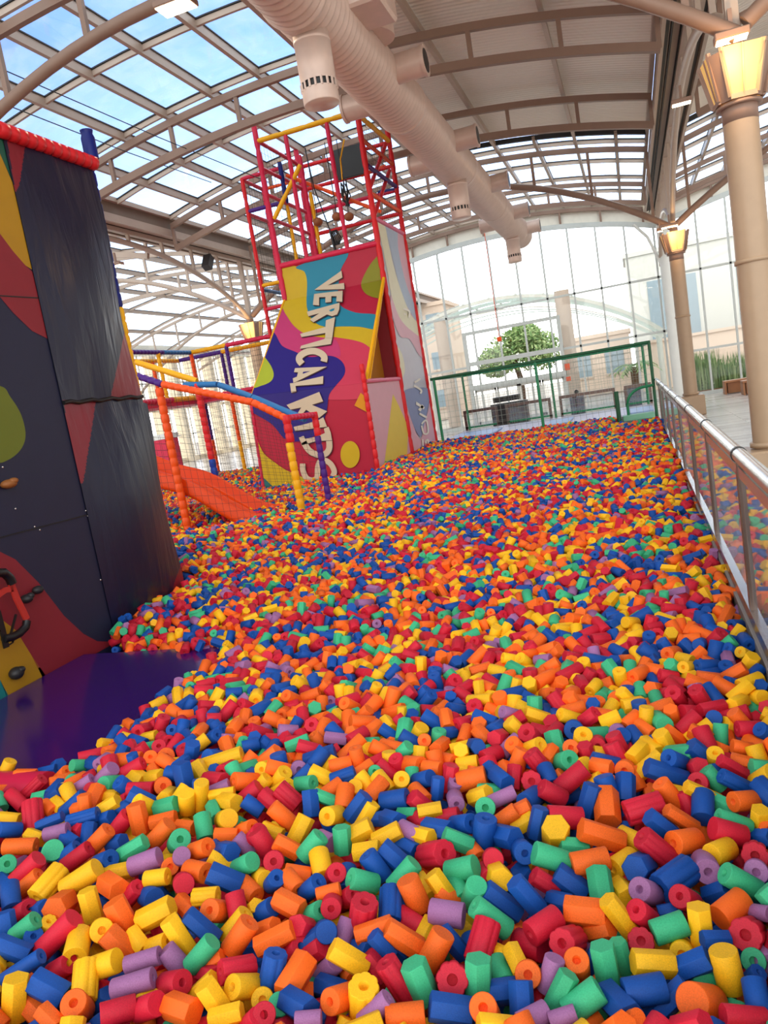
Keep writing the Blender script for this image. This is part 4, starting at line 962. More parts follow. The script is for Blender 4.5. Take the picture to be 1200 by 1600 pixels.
for a, b in zip(PY[:-1], PY[1:]):
    mb = MB(); mb.add([(XB, a + .05, .48), (XB, b - .05, .48), (XB, b - .05, 1.10), (XB, a + .05, 1.10)], [(0, 1, 2, 3)]); mb.build('glass_panel', BARRIER_GLASS, bar_)

# ------------------------------------------------------------------ green net cage at the far end
GREEN = mat('green_padding', (16, 128, 82), .4, var=.06); GREEN_D = mat('dark_green_padding', (12, 84, 50), .45)
cage = thing('net_cage', 'green framed net cage standing at the far end of the foam pit', 'net cage', (-1.8, 16, .4))
Y1, Y2 = 16.0, 18.9
for x, z0, m in ((-3.98, .45, GREEN), (-1.85, .45, GREEN), (.34, .3, GREEN_D)):
    mb = MB(); mb.tube([(x, Y1, z0), (x, Y1, 1.94)], .03, 10); mb.build('post', m, cage)
for x in (-3.98, -1.86, .25):
    mb = MB(); mb.tube([(x, Y2, .5), (x, Y2, 1.92)], .028, 10); mb.build('post', GREEN, cage)
for a, b in (((-4.05, Y1, 1.93), (.36, Y1, 1.93)), ((-4.05, Y2, 1.93), (.30, Y2, 1.93)), ((.34, Y1, 1.93), (.28, Y2, 1.93)), ((-3.98, Y1, 1.93), (-3.98, Y2, 1.93))):
    mb = MB(); mb.tube([a, b], .032, 10); mb.build('top_rail', GREEN_D if a[1] == Y1 and b[1] == Y1 else GREEN, cage)
mb = MB(); net(mb, (-3.98, Y1, .6), (.34, Y1, .6), (.34, Y1, 1.92), (-3.98, Y1, 1.92), .12); mb.build('net', mat('pale_net', (150, 160, 150), .8), cage); mb = MB(); net(mb, (-3.98, Y2, .6), (.28, Y2, .6), (.28, Y2, 1.92), (-3.98, Y2, 1.92), .12); mb.build('net', mat('pale_net', (150, 160, 150), .8), cage)
gate = thing('entry_gate', 'small green padded entry arch with dark mat at the corner of the net cage', 'gate', (0, 15.7, .4))
mb = MB(); mb.tube([(-.36, 15.7, .3), (-.36, 15.7, 1.10)], .042, 12); mb.build('post', GREEN_D, gate)
mb = MB(); mb.tube([(-.18, 15.9, .5)] + [(-.18 + .36 * (1 - math.cos(a)), 15.9, .80 + .30 * math.sin(a)) for a in np.linspace(0, PI / 2, 8)] + [(.34, 15.9, 1.11)], .028, 10); mb.build('arch', GREEN, gate)
mb = MB(); mb.box((-.30, 15.76, .45), (.30, 16.08, .60), 0, .02); mb.build('green_mat', mat('mint_mat', (130, 190, 160), .5), gate)
mb = MB(); mb.box((-.34, 15.25, .15), (.30, 15.75, .50), 0, .02); mb.build('black_mat', BLACK, gate)
mb = MB(); mb.box((-4.1, 16.1, 0), (.34, 18.95, .58)); structure('floor_platform', mb, mat('pale_platform', (206, 200, 216), .4))
for x0, x1, lab in ((-3.9, -2.95, 'pale blue mat on the platform by the tower side of the net cage'), (-1.85, -1.35, 'pale blue mat on the platform beside the middle post of the net cage'), (-.2, .3, 'pale blue mat on the platform behind the green entry arch')):
    mb = MB(); mb.box((x0, 16.15, .585), (x1, 17.6, .62), 0, .01); solo('platform_mat', mb, mat('pale_blue_mat', (160, 186, 226), .4), lab, 'mat', 'pale blue mats on the platform')
t = thing('inner_barrier', 'low dark steel framed glass barrier behind the green net cage', 'barrier', (-1.8, 19, .4))
for a, b in ((-4.1, -3.25), (-3.05, -1.95), (-1.75, -.45), (-.25, .35)):
    mb = MB(); y = 19.0
    mb.box((a, y - .02, .45), (a + .06, y + .02, 1.06)); mb.box((b - .06, y - .02, .45), (b, y + .02, 1.06)); mb.box((a, y - .03, 1.0), (b, y + .03, 1.07)); mb.box((a, y - .02, .62), (b, y + .02, .66), 1)
    o = mb.build('panel_frame', [DARK_STEEL, GREEN], t)
    mb = MB(); mb.add([(a + .05, y, .66), (b - .05, y, .66), (b - .05, y, 1.0), (a + .05, y, 1.0)], [(0, 1, 2, 3)]); mb.build('glass', BARRIER_GLASS, o)
mb = MB(); mb.box((-4.3, 24, .0), (-3.2, 24.5, .95)); mb.box((-4.2, 24, 1.0), (-3.4, 24.4, 1.16)); solo('dark_counter', mb, BLACK, 'dark counter box seen through the inner barrier in front of the doors', 'counter')
mb = MB(); mb.box((-1.9, 24, 0), (-1.5, 24.4, .8)); solo('dark_bin', mb, mat('slate', (70, 80, 96), .5), 'grey bin behind the middle of the inner barrier', 'bin')
mb = MB(); mb.box((-.28, 20.5, 0), (.12, 20.6, .95)); solo('grey_sign_board', mb, mat('slate', (70, 80, 96), .5), 'slate grey board behind the green entry arch', 'board')
mb = MB(); mb.tube([(-1.62, 22.5, 0), (-1.62, 22.5, .75), (-1.60, 22.5, .9), (-1.55, 22.5, .98)], .02, 8); mb.ball((-1.57, 22.5, 1.0), .06); mb.ball((-1.66, 22.5, .86), .05, 0, 10, 6); solo('binocular_stand', mb, BLACK, 'thin black stand with a swivel head behind the inner barrier', 'stand')
mb = MB(); mb.box((-2.33, 29.10, 1.62), (-2.15, 29.14, 1.86)); solo('door_sign', mb, mat('orange_red_sign', (226, 96, 60), .5), 'small orange-red square sign on the frame beside the entrance', 'sign')
mb = MB(); mb.box((-2.33, 29.10, 1.22), (-2.17, 29.14, 1.38)); solo('door_sign', mb, mat('orange_red_sign', (226, 96, 60), .5), 'lower small red notice on the frame beside the entrance', 'sign')
mb = MB(); mb.box((-4.45, 28.0, 3.02), (-4.29, 28.1, 3.18), 0, .02); mb.tube([(-4.37, 28.05, 3.18), (-4.37, 28.05, 7.5)], .012, 6); solo('hanging_lamp', mb, VO, 'small orange lamp hanging on a cable before the glass front', 'lamp')
# wooden benches outside the pit
for x0, y0, lab in ((3.1, 26.0, 'wooden box bench nearest the big column by the reeds'), (2.75, 27.6, 'wooden box bench behind the other, closer to the reeds')):
    mb = MB(); mb.box((x0, y0, .36), (x0 + 1.5, y0 + .6, .43), 0, .01); mb.box((x0, y0, 0), (x0 + .06, y0 + .6, .36)); mb.box((x0 + 1.44, y0, 0), (x0 + 1.5, y0 + .6, .36)); mb.box((x0 + .1, y0 + .1, .02), (x0 + 1.4, y0 + .5, .36)) 
    solo('wooden_bench', mb, mat('bench_wood', (158, 104, 66), .5, var=.15), lab, 'bench')

# ================================================================== THE FOAM PIECES
FCOL = {'R': (200, 24, 50), 'O': (246, 104, 24), 'Y': (248, 184, 20), 'B': (10, 74, 156), 'G': (60, 176, 124), 'P': (160, 104, 152)}
CN = list(FCOL); CNAME = dict(R='red', O='orange', Y='yellow', B='blue', G='green', P='purple')
def foam_mat(name, rgb):
    m = bpy.data.materials.new(name); m.use_nodes = True; nt = m.node_tree; b = nt.nodes['Principled BSDF']
    at = nt.nodes.new('ShaderNodeAttribute'); at.attribute_name = 'tone'
    oi = nt.nodes.new('ShaderNodeObjectInfo')
    a1 = nt.nodes.new('ShaderNodeMath'); a1.operation = 'MULTIPLY_ADD'; a1.inputs[1].default_value = .22; a1.inputs[2].default_value = .89
    nt.links.new(oi.outputs['Random'], a1.inputs[0])
    a2 = nt.nodes.new('ShaderNodeMath'); a2.operation = 'ADD'; nt.links.new(a1.outputs[0], a2.inputs[0]); nt.links.new(at.outputs['Fac'], a2.inputs[1])
    geo = nt.nodes.new('ShaderNodeNewGeometry'); no = nt.nodes.new('ShaderNodeTexNoise'); no.inputs['Scale'].default_value = 330; no.inputs['Detail'].default_value = 3
    nt.links.new(geo.outputs['Position'], no.inputs['Vector'])
    a3 = nt.nodes.new('ShaderNodeMath'); a3.operation = 'MULTIPLY_ADD'; a3.inputs[1].default_value = .62; a3.inputs[2].default_value = -.31
    nt.links.new(no.outputs['Fac'], a3.inputs[0])
    a4 = nt.nodes.new('ShaderNodeMath'); a4.operation = 'ADD'; nt.links.new(a2.outputs[0], a4.inputs[0]); nt.links.new(a3.outputs[0], a4.inputs[1])
    hs = nt.nodes.new('ShaderNodeHueSaturation'); hs.inputs['Color'].default_value = srgb(rgb); nt.links.new(a4.outputs[0], hs.inputs['Value'])
    nt.links.new(hs.outputs[0], b.inputs['Base Color']); b.inputs['Roughness'].default_value = .62; b.inputs['Specular IOR Level'].default_value = .35
    bp = nt.nodes.new('ShaderNodeBump'); bp.inputs['Strength'].default_value = .35; bp.inputs['Distance'].default_value = .002
    nt.links.new(no.outputs['Fac'], bp.inputs['Height']); nt.links.new(bp.outputs[0], b.inputs['Normal'])
    return m
FM = {c: foam_mat('foam_' + CNAME[c], FCOL[c]) for c in CN}

def ring(shape, n, r=1.0):
    out = []
    if shape in 'rs':
        for i in range(n): a = 2 * PI * i / n; out.append((r * math.cos(a), r * math.sin(a)))
    elif shape == 'f':
        for i in range(n): a = 2 * PI * i / n; k = r * (0.90 + 0.10 * abs(math.cos(4 * a)) ** .7); out.append((k * math.cos(a), k * math.sin(a)))
    elif shape == 'h':
        m = max(1, n // 6)
        for i in range(6):
            a0 = 2 * PI * i / 6; c = (.94 * r * math.cos(a0), .94 * r * math.sin(a0))
            for j in range(m):
                t = (j + .5) / m - .5; a = a0 + t * 1.0; out.append((c[0] + .10 * r * math.cos(a), c[1] + .10 * r * math.sin(a)))
    elif shape == 'q':
        m = max(1, n // 4)
        for i in range(4):
            a0 = PI / 4 + PI / 2 * i; c = (1.05 * r * math.cos(a0), .72 * r * math.sin(a0))
            for j in range(m): t = (j + .5) / m - .5; a = a0 + t * 1.4; out.append((c[0] + .1 * r * math.cos(a), c[1] + .1 * r * math.sin(a)))
    return out
def piece(shape, n, hole, aspect, bev=True):
    """unit piece: radius 1 across, half length 1 along z (aspect = half length / radius, keeps the rounding even)"""
    rg = ring(shape, n); k = len(rg); V = []; Fc = []; S = []
    lev = [(1.0, 1 - .07 / aspect), (.93, 1.0)] if bev else [(1.0, 1.0)]
    seq = [(s, -z) for s, z in reversed(lev)] + lev
    for s, z in seq: V += [(x * s, y * s, z) for x, y in rg]
    for l in range(len(seq) - 1):
        for i in range(k): Fc.append((l * k + i, l * k + (i + 1) % k, (l + 1) * k + (i + 1) % k, (l + 1) * k + i)); S.append(shape != 'h' and shape != 'q' or bev and k > 8)
    top = (len(seq) - 1) * k
    for end, base, sg in ((1, top, 1), (-1, 0, -1)):
        if hole:
            hn = k; o1 = len(V); V += [(.34 * math.cos(2 * PI * i / hn + (0 if shape in 'rsf' else 2 * PI * .5 / hn - PI / 6)), .34 * math.sin(2 * PI * i / hn + (0 if shape in 'rsf' else 2 * PI * .5 / hn - PI / 6)), sg) for i in range(hn)]
            o2 = len(V); V += [(x, y, sg * (1 - .75 / aspect)) for x, y, _ in V[o1:o1 + hn]]
            for i in range(k):
                j = (i + 1) % k; q = (base + i, base + j, o1 + j, o1 + i); Fc.append(q if sg > 0 else q[::-1]); S.append(False)
                q = (o1 + i, o1 + j, o2 + j, o2 + i); Fc.append(q if sg > 0 else q[::-1]); S.append(True)
            q = tuple(o2 + i for i in range(k)); Fc.append(q if sg > 0 else q[::-1]); S.append(False)
        else:
            q = tuple(base + i for i in range(k)); Fc.append(q if sg > 0 else q[::-1]); S.append(False)
    return np.array(V, dtype=np.float64), Fc, S

# surface height of the heap
BN = [(rng.uniform(.5, 1.6), rng.uniform(.5, 1.6), rng.uniform(0, 6.3), rng.uniform(0, 6.3)) for _ in range(7)]
def heap(x, y):
    x = np.asarray(x, float); y = np.asarray(y, float)
    z = np.interp(y, [0, 2, 4, 7, 11, 14, 16.5], [.37, .37, .38, .42, .47, .53, .60])
    b = sum(np.sin(a * x * 1.3 + p) * np.sin(c * y * 1.1 + q) for a, c, p, q in BN) / 7
    z = z + .10 * b * np.clip((y - .5) / 2, .3, 1)
    z = z - .16 * np.exp(-((x + 5.6) / .8) ** 2 - ((y - 8.9) / .7) ** 2)
    z = np.where((x < -4.6), z + .04, z)
    z = z - .36 * np.clip(1.5 - np.abs(x + .02) / .35, 0, 1) * np.clip(1.4 - np.abs(y - 15.2) / .6, 0, 1)
    z = z - .07 * np.clip((-2.6 - x) / .6, 0, 1) * np.clip(1 - np.abs(y - 4.4) / .5, 0, 1)
    z = z - .11 * np.clip((-4.3 - x) / .3, 0, 1) * np.clip(1.5 - np.abs(y - 12.0) / 1.2, 0, 1)
    dx_ = np.maximum(x + 2.62, 0); dy_ = np.maximum(np.abs(y - 3.3) - 1.0, 0)
    z = z - .075 * np.exp(-(dx_ ** 2 + dy_ ** 2) / .06)
    return z

# --- pieces measured one by one on the photograph: x y (middle), dx dy (towards the visible end), width, colour+shape, depth in the heap
A_ = """30 310 -20 45 62 Yr;120 335 50 0 60 Oh;40 390 -40 10 55 Oh1;105 375 20 25 55 Pr1;225 315 40 -10 45 Bh1;270 290 15 -10 58 Bh1;295 335 25 -25 62 Or;338 358 -3 3 62 Gr;395 375 38 -25 58 Pr;150 400 -50 50 65 Rf;155 525 5 60 100 Rf
40 540 50 5 45 Yh1;45 590 -40 0 70 Br;230 490 25 20 60 Or1;195 435 40 -10 42 Gh1;262 425 35 -30 70 Bh;325 425 15 35 70 Yr;275 475 20 20 55 Yh1;345 470 50 -45 52 Br1;440 440 -20 40 80 Oh;380 490 40 -10 50 Oh1;510 480 -45 30 72 Yh;520 435 40 0 42 Yh1
520 375 -30 3 78 Gs;390 535 70 -20 72 Bf;235 550 60 -25 52 Bh;265 600 55 -15 65 Pr;370 590 20 5 55 Rh1;415 610 -5 40 60 Bh1;465 635 -45 48 80 Or;95 668 -75 3 76 Or;165 625 40 15 50 Yh1;245 690 4 -6 96 Gs;330 640 30 20 62 Bh1;320 705 45 -35 62 Br1
25 755 10 -6 85 Gr;125 780 -58 58 86 Rs;360 720 60 -45 78 Rr1;490 738 35 -14 88 Br;620 680 62 -38 78 Gh;680 740 68 -26 92 Ps;650 535 16 68 85 Oh;570 560 35 -45 80 Rr1;545 650 40 -10 60 Bh1;755 605 40 -45 82 Os;838 645 8 -12 100 Gr;765 545 60 -15 52 Oh1
870 580 45 5 52 Oh1;955 575 8 48 82 Gr;1060 540 14 -4 90 Ys;940 682 42 -15 86 Or;850 720 2 -10 84 Ps;1060 615 55 0 66 Oh1;1155 590 35 -15 66 Or1;1065 690 25 5 88 Bh;1010 690 5 20 60 Bh1;1148 755 42 -22 90 Gs;1145 665 40 40 75 Pr1;1195 625 30 -35 84 Rr;795 765 3 -3 82 Or1
735 815 55 -8 78 Yr;925 785 45 10 95 Or;860 840 3 5 98 Rs;550 790 70 -15 52 Yh1;380 820 78 -52 100 Ys;530 858 34 22 112 Oh;230 842 -40 46 112 Yf;140 840 45 -40 62 Or1;285 945 -26 18 115 Oh;50 900 5 46 88 Br;20 840 20 20 60 Bh1;110 970 35 -20 62 Rr1;425 943 20 72 88 Yh
190 965 30 -10 60 Bh1;568 995 38 72 112 Oh;620 890 35 -40 82 Rf1;705 905 20 10 98 Bs1;730 985 78 -40 104 Yh;870 950 30 30 82 Oh1;965 902 60 -5 84 Yf;1040 750 60 35 52 Yh1;1055 820 76 32 102 Bh;1170 870 30 30 72 Or1;1015 970 -32 -3 102 Or;1110 950 10 56 92 Rs;1185 960 20 -20 70 Yh1
945 1045 72 62 88 Bh;838 1085 50 78 96 Yh;475 1060 2 2 108 Yr;364 1135 -10 42 116 Yr;270 1082 -78 80 102 Rs;222 1050 10 -40 74 Yf1;118 1052 -52 42 88 Gr;30 1040 10 62 88 Bh;150 1112 10 -30 86 Br1;560 1130 62 60 112 Oh1;645 1108 30 40 82 Yh1;750 1130 50 -20 62 Yr1
945 1172 -52 62 96 Gs;1125 1090 46 -68 108 Or;1105 1040 -50 60 72 Yr1;60 1150 78 30 92 Bh;105 1240 -90 60 74 Br;670 1202 -80 25 84 Pr;832 1215 60 66 88 Ps1;485 1225 72 -26 112 Ys;285 1238 50 -30 90 Rr1;230 1335 78 42 124 Bh;625 1312 -95 30 98 Pr;815 1310 46 -6 112 Rr
400 1300 -5 66 122 Yf;70 1380 -5 98 118 Yh;365 1420 -22 -20 122 Or;950 1340 60 -55 92 Yh1;1008 1390 52 78 112 Yh;995 1210 50 -30 74 Oh1;1112 1245 -70 12 114 Rf;1145 1325 -52 2 112 Yr;150 1420 50 50 112 Oh1;235 1475 40 40 92 Oh;555 1440 -72 20 112 Rr;695 1420 52 -20 112 Rs
850 1430 62 22 122 Oh;480 1400 30 -50 84 Bh2;720 1390 60 20 62 Yh1;1060 1460 76 -20 92 Yh;1180 1485 30 -30 82 Rr;980 1275 30 10 52 Rh1;868 372 22 98 108 Bq;938 430 10 76 64 Bq1;668 450 62 30 82 Bh;780 480 52 -15 78 Gh;762 383 3 3 82 Or;605 265 -60 5 76 Or;705 265 0 -20 66 Or;775 250 5 -5 80 Or
1045 268 92 -30 86 Yf;940 320 25 42 74 Yh;1010 365 46 5 92 Rf;1150 365 -52 -2 86 Or;1165 432 52 -45 82 Rs1;1040 420 60 -10 52 Yh;1075 460 36 5 82 Yh;610 310 62 -35 68 Rr;650 350 30 20 80 Yh1;730 345 36 -5 72 Yh;690 400 50 -10 52 Rr1;1005 505 10 30 62 Gh1;490 540 40 -15 52 Bh1;575 490 46 -20 56 Br1"""
B_ = """30 815 15 10 84 Ys1;85 832 16 -20 82 Br;195 800 62 10 62 Oh1;170 835 26 32 84 Or;85 735 -3 3 96 Rr;35 650 36 56 92 Rs;145 670 56 30 78 Oh;210 585 -25 52 84 Yh;125 525 52 46 78 Os;75 600 46 20 58 Yf1;262 668 42 -52 92 Gr;330 640 30 15 62 Ps1;305 752 10 46 98 Ys;370 800 10 -10 92 Rr;262 862 38 -32 88 Br;502 832 -62 -15 98 Gr
425 820 -5 42 64 Br1;340 880 55 -15 62 Or;355 942 -3 16 98 Rr;432 910 30 -20 64 Rr1;155 940 56 30 102 Oh;270 985 40 -20 62 Gr1;40 975 46 -30 92 Bs1;220 1052 -34 -12 104 Rh;325 1066 6 4 102 Bs;250 1125 62 -46 62 Bh1;415 1080 -20 56 84 Ps1;500 1000 12 -86 132 Rf;632 945 -2 58 116 Bf;740 892 32 72 112 Os;692 802 52 -60 92 Gs;555 1062 86 -30 88 Oh
592 1130 46 50 78 Bh;690 1100 82 50 104 Oh;842 1150 -38 78 116 Os;795 1070 -20 40 92 Yh1;725 1020 46 30 74 Rr1;895 982 76 12 116 Ps;435 1192 82 50 108 Yh;505 1155 30 10 54 Bh1;770 1300 36 88 128 Gh;660 1292 54 84 118 Rf;920 1287 0 6 152 Rf;1042 1287 0 96 128 Gh;1062 1112 -22 78 132 Rf;925 1120 52 60 84 Bh1;1160 1180 40 20 84 Yf1;1150 1262 15 40 92 Gs1
1102 1002 80 60 102 Gr;1150 930 80 60 102 Bh1;1138 808 12 18 114 Yh;1022 887 16 -46 102 Gs;965 776 66 -15 108 Gs;840 707 46 -6 132 Rf;1070 605 8 -76 108 Br;1075 490 0 -4 96 Gr;1012 352 66 -15 98 Os;970 565 40 -5 92 Br;945 642 66 26 88 Gh;850 590 56 10 98 Bh;780 620 40 10 84 Yh;720 597 40 20 78 Pr;480 602 62 -32 92 Yh;615 618 62 -32 82 Yh;520 690 62 -10 88 Yh;405 637 5 62 84 Gh
360 522 -26 5 88 Yr;475 482 42 -56 82 Bh;415 442 -5 46 88 Os;320 440 50 20 58 Gh;257 468 5 56 84 Bh;650 450 62 -10 92 Br;597 372 30 36 78 Yr;680 366 3 -16 78 Yr;152 432 46 42 88 Rf;113 287 12 56 78 Bs;200 305 2 2 80 Pr;397 288 -52 12 74 Or;300 250 72 -25 78 Bh;740 285 36 3 82 Or;826 300 40 5 68 Os;935 452 5 16 78 Pr;930 395 10 -40 58 Pr1;910 350 -10 62 68 Rh;850 395 -5 52 62 Bh
785 355 36 -10 78 Bs;610 310 36 30 68 Rr1;555 320 2 -4 62 Gr;410 345 56 -20 78 Bf;230 375 42 -5 74 Gr;300 342 10 5 64 Os1;815 500 56 -10 68 Yh;715 520 42 0 64 Gh1;640 545 32 10 88 Bh;585 537 30 0 62 Bh1;520 520 -30 56 58 Yh1;765 545 30 20 64 Rr1;900 530 52 -10 78 Rs1;1050 430 42 -15 78 Yh;1150 440 66 -30 68 Pr;1180 525 42 -30 74 Os;560 760 42 56 92 Br;640 717 52 46 98 Bh
710 670 36 20 78 Bh1;860 847 36 52 88 Yh;790 860 26 36 64 Yh1;900 900 46 30 74 Oh1;950 870 20 36 74 Gr1;1110 726 3 4 98 Rs;1015 690 26 30 64 Or1;1085 800 10 20 64 Rr1;1170 622 42 10 104 Bh;78 1252 -16 86 114 Bf;187 1275 -38 64 132 Oh;198 1412 52 30 124 Bh;352 1335 62 20 104 Bh2;397 1380 -46 15 118 Or;505 1392 0 -88 148 Yf;562 1440 62 -60 98 Pr;700 1462 -92 10 112 Os
912 1430 98 15 128 Bh;1075 1442 -12 -22 132 Or;1145 1350 82 -10 112 Bh1;340 1240 42 -42 74 Pr2;560 1230 42 52 94 Rh1;30 1382 0 4 92 Yr1;32 1462 6 -6 112 Rr;110 1430 0 -30 92 Gs1;245 1480 62 -5 56 Pr;560 1478 62 -30 84 Rr1;90 1100 -86 44 98 Oh;50 1060 50 -20 54 Oh1;270 1160 50 -30 64 Rh1;185 1150 30 -20 62 Rr1"""
C_ = """30 268 -20 56 78 Or;130 287 46 60 88 Rf;205 190 14 52 84 Gh;245 270 26 -8 92 Gr;330 175 5 -36 88 Yr;500 197 30 56 78 Rs;402 190 0 8 78 Rr;290 120 0 4 92 Br;495 130 -3 3 78 Pr;530 308 -3 6 92 Or;575 352 20 42 64 Oh1;440 277 66 15 78 Bh;445 240 66 10 48 Yh1;283 350 -62 52 92 Rs;90 360 2 2 98 Rf;190 420 -56 -30 88 Rr;88 442 -30 20 88 Br;390 372 40 -20 88 Yr1;445 357 20 30 64 Gr1;362 450 -20 72 88 Bh
532 395 0 56 92 Bh;445 482 5 58 118 Oh;248 532 82 5 104 Rs;120 557 -15 72 78 Bh;35 502 50 -25 78 Oh;55 562 50 -30 64 Yh1;620 490 -86 26 122 Rf;718 437 20 10 92 Ys1;735 420 -42 -52 88 Or;725 328 96 34 88 Bh;785 235 52 -5 88 Gh;885 235 52 42 88 Bh;955 260 -3 -36 78 Yr;640 290 -60 50 72 Yh;585 235 -30 32 84 Yh;1045 302 72 42 64 Rh;1080 207 46 10 68 Os;1075 270 40 10 64 Oh;1155 255 20 52 84 Yr
945 352 36 42 78 Gr;880 372 -10 -6 92 Rr;1050 370 72 36 74 Bf;895 420 82 36 64 Yh;895 480 0 50 104 Bs;820 470 20 52 64 Rf1;1090 455 -62 5 94 Or;1000 476 46 20 64 Gh1;1040 552 76 26 78 Gr;1015 603 76 22 108 Rs;977 692 -46 20 104 Ys;810 645 -62 10 112 Or;680 682 74 62 114 Rf;700 570 62 46 88 Bh;795 540 72 46 68 Oh;560 632 42 20 84 Yr1;420 617 100 32 108 Oh;205 612 0 -42 128 Yh;50 690 10 10 102 Br;185 722 82 26 108 Gs
290 665 66 5 58 Gh1;366 738 86 -16 108 Os;520 747 -46 30 104 Yr1;600 762 -26 12 122 Bh;416 856 10 62 114 Gh;520 882 20 26 102 Yh1;632 882 -42 -16 112 Pr;765 817 -72 52 142 Bf;908 762 10 22 118 Pr;1077 837 -82 -46 108 Gr;1145 782 0 6 108 Pr;1140 705 0 6 122 Rf;1165 630 42 0 64 Bh1;1160 540 5 -52 84 Yh;1190 602 20 -16 64 Or1;1028 960 -58 46 124 Os;815 917 -36 -20 108 Rr;615 990 -42 -32 104 Rr;507 998 64 84 94 Yh;345 977 88 10 132 Oh
155 837 56 36 88 Rf1;72 902 62 72 98 Bh;275 842 62 46 112 Bh1;150 1037 -62 42 118 Rr;265 1112 -32 10 132 Rf;225 925 42 10 84 Bh1;410 1062 52 -10 94 Oh1;737 1050 -76 26 114 Gs;885 1045 12 98 112 Yh;955 1107 64 0 88 Bh;1110 1077 -16 6 152 Rf;1010 1245 22 92 132 Ys;438 1222 18 92 118 Gh;512 1182 22 72 84 Gh1;605 1128 0 -20 124 Rf1;662 1217 96 6 118 Yh;795 1155 0 16 104 Yr1;850 1220 72 -30 114 Bh;622 1342 96 -16 132 Bs
182 1267 -20 78 98 Ps;306 1230 -4 -36 118 Or;75 1265 0 4 122 Or;228 1350 -42 86 98 Gh;335 1392 -78 58 128 Gs;45 1390 5 74 114 Bh;498 1412 42 42 142 Bh;892 1398 -56 -6 164 Os;728 1402 92 -88 104 Bh1;1090 1470 102 10 104 Rs;1148 1382 12 62 114 Br;900 1275 62 20 88 Gh1;100 1470 -62 32 104 Pr;238 1470 -62 20 84 Ps;560 1482 32 -10 64 Os;1130 1285 30 -30 74 Bf1;1132 1200 0 4 104 Gr1;1175 1182 20 32 84 Pr1;1172 980 32 5 74 Pr;965 882 46 -16 94 Bh1
740 972 52 -10 74 Bh1;20 1200 20 42 94 Yh;85 1130 52 20 114 Rs2;978 140 0 46 68 Gs;1080 87 46 52 68 Os;830 90 -42 42 74 Rs;885 145 42 20 74 Oh;620 118 30 20 66 Oh;560 80 -34 30 70 Or;440 60 50 10 74 Or;120 60 60 20 70 Yh;60 25 40 20 64 Yh;760 150 40 30 68 Oh1;680 170 46 -14 64 Bh1"""
def shape_word(s): return dict(r='hollow', s='solid', f='fluted', h='hexagonal', q='square')[s]
listed = []
for block, ox in ((A_, 0), (B_, 400), (C_, 800)):
    for ln in block.split('\n'):
        for it in ln.split(';'):
            if not it.strip(): continue
            p = it.split(); x, y, dx, dy, w = map(float, p[:5]); c, s = p[5][0], p[5][1]; lay = int(p[5][2:] or 0)
            listed.append((ox + x / 3, 1100 + y / 3, dx / 3, dy / 3, w / 3, c, s, lay))
VIEW = CAM_R @ Vector((0, 0, -1))
def surf_hit(px, py):
    t = .5; d = ray(px, py) / FPX; z = .4
    for _ in range(12):
        s_ = (z - CAM_P.z) / d.z; p = CAM_P + d * s_; z = float(heap(p.x, p.y))
    return p, s_
pinned = []
for px, py, dx, dy, w, c, s, lay in listed:
    P, dep = surf_hit(px, py)
    dep = dep + lay * .045 + .004; P = CAM_P + ray(px, py) / FPX * dep
    rad = max(.019, min(.040, w * dep / FPX / 2))
    if lay and s in 'rs': rad = max(rad, .027)
    if w < 22 and lay: rad = max(rad, .026)
    ax2 = Vector((dx, dy)); app = ax2.length * dep / FPX        # apparent half length in metres
    hl = max(app, rad * (1.45 if s != 's' else 1.4))
    back = math.sqrt(max(hl * hl - app * app, 0))
    axis = CAM_R @ Vector((dx * dep / FPX, -dy * dep / FPX, 0)); vdir = (CAM_P - P).normalized()
    axis = axis + vdir * back; axis.normalize()
    P = P - vdir * (back * .45 + rad * .35)
    pinned.append([P, axis, rad, hl, c, s, True])
# --- the rest of the heap
def blocked(x, y):
    b = (x < -2.60) & (y > 2.36) & (y < 4.26 + .05 * np.sin(x * 7) + .30 * (x < -3.62))             # purple mat
    b |= (x < XW + .06) & (y < 5.72)
    b |= (x > .345)
    b |= (x < -4.38) & (x > -6.75) & (y > 12.76) & (y < 16.8)
    b |= (y > 16.05)
    b |= (x > -.36) & (y > 15.2)
    return b
def scatter(x0, x1, y0, y1, step):
    xs = np.arange(x0, x1, step); ys = np.arange(y0, y1, step); X, Y = np.meshgrid(xs, ys); X = X.ravel() + rng.uniform(-.5, .5, X.size) * step; Y = Y.ravel() + rng.uniform(-.5, .5, Y.size) * step
    return X, Y
PX = []; PDs = []
def layer(x0, x1, y0, y1, step, dz, jit, zone):
    X, Y = scatter(x0, x1, y0, y1, step); k = ~blocked(X, Y); X, Y = X[k], Y[k]; n = len(X)
    Z = heap(X, Y) + dz + rng.uniform(-jit, jit, n)
    # clear of the camera and of the frame drawn by the listed pieces
    az = rng.uniform(0, 2 * PI, n); el = rng.normal(0, .42, n); up = rng.random(n) < .10; el[up] = rng.uniform(.8, 1.5, up.sum())
    A = np.stack([np.cos(az) * np.cos(el), np.sin(az) * np.cos(el), np.sin(el)], 1)
    R = rng.uniform(.025, .031, n); H = R * rng.uniform(1.3, 1.95, n); big = rng.random(n) < .05; H[big] *= 1.3
    return np.stack([X, Y, Z], 1), A, R, H
W2 = np.array(CAM_I)
def np_px(P):
    v = (P - np.array(CAM_P)) @ W2.T; zz = np.minimum(v[:, 2], -.05)
    return 600 + FPX * v[:, 0] / -zz, 800 - FPX * v[:, 1] / -zz, v[:, 2] < -.05
PC = np.array([list(p[0]) for p in pinned])
sets = []
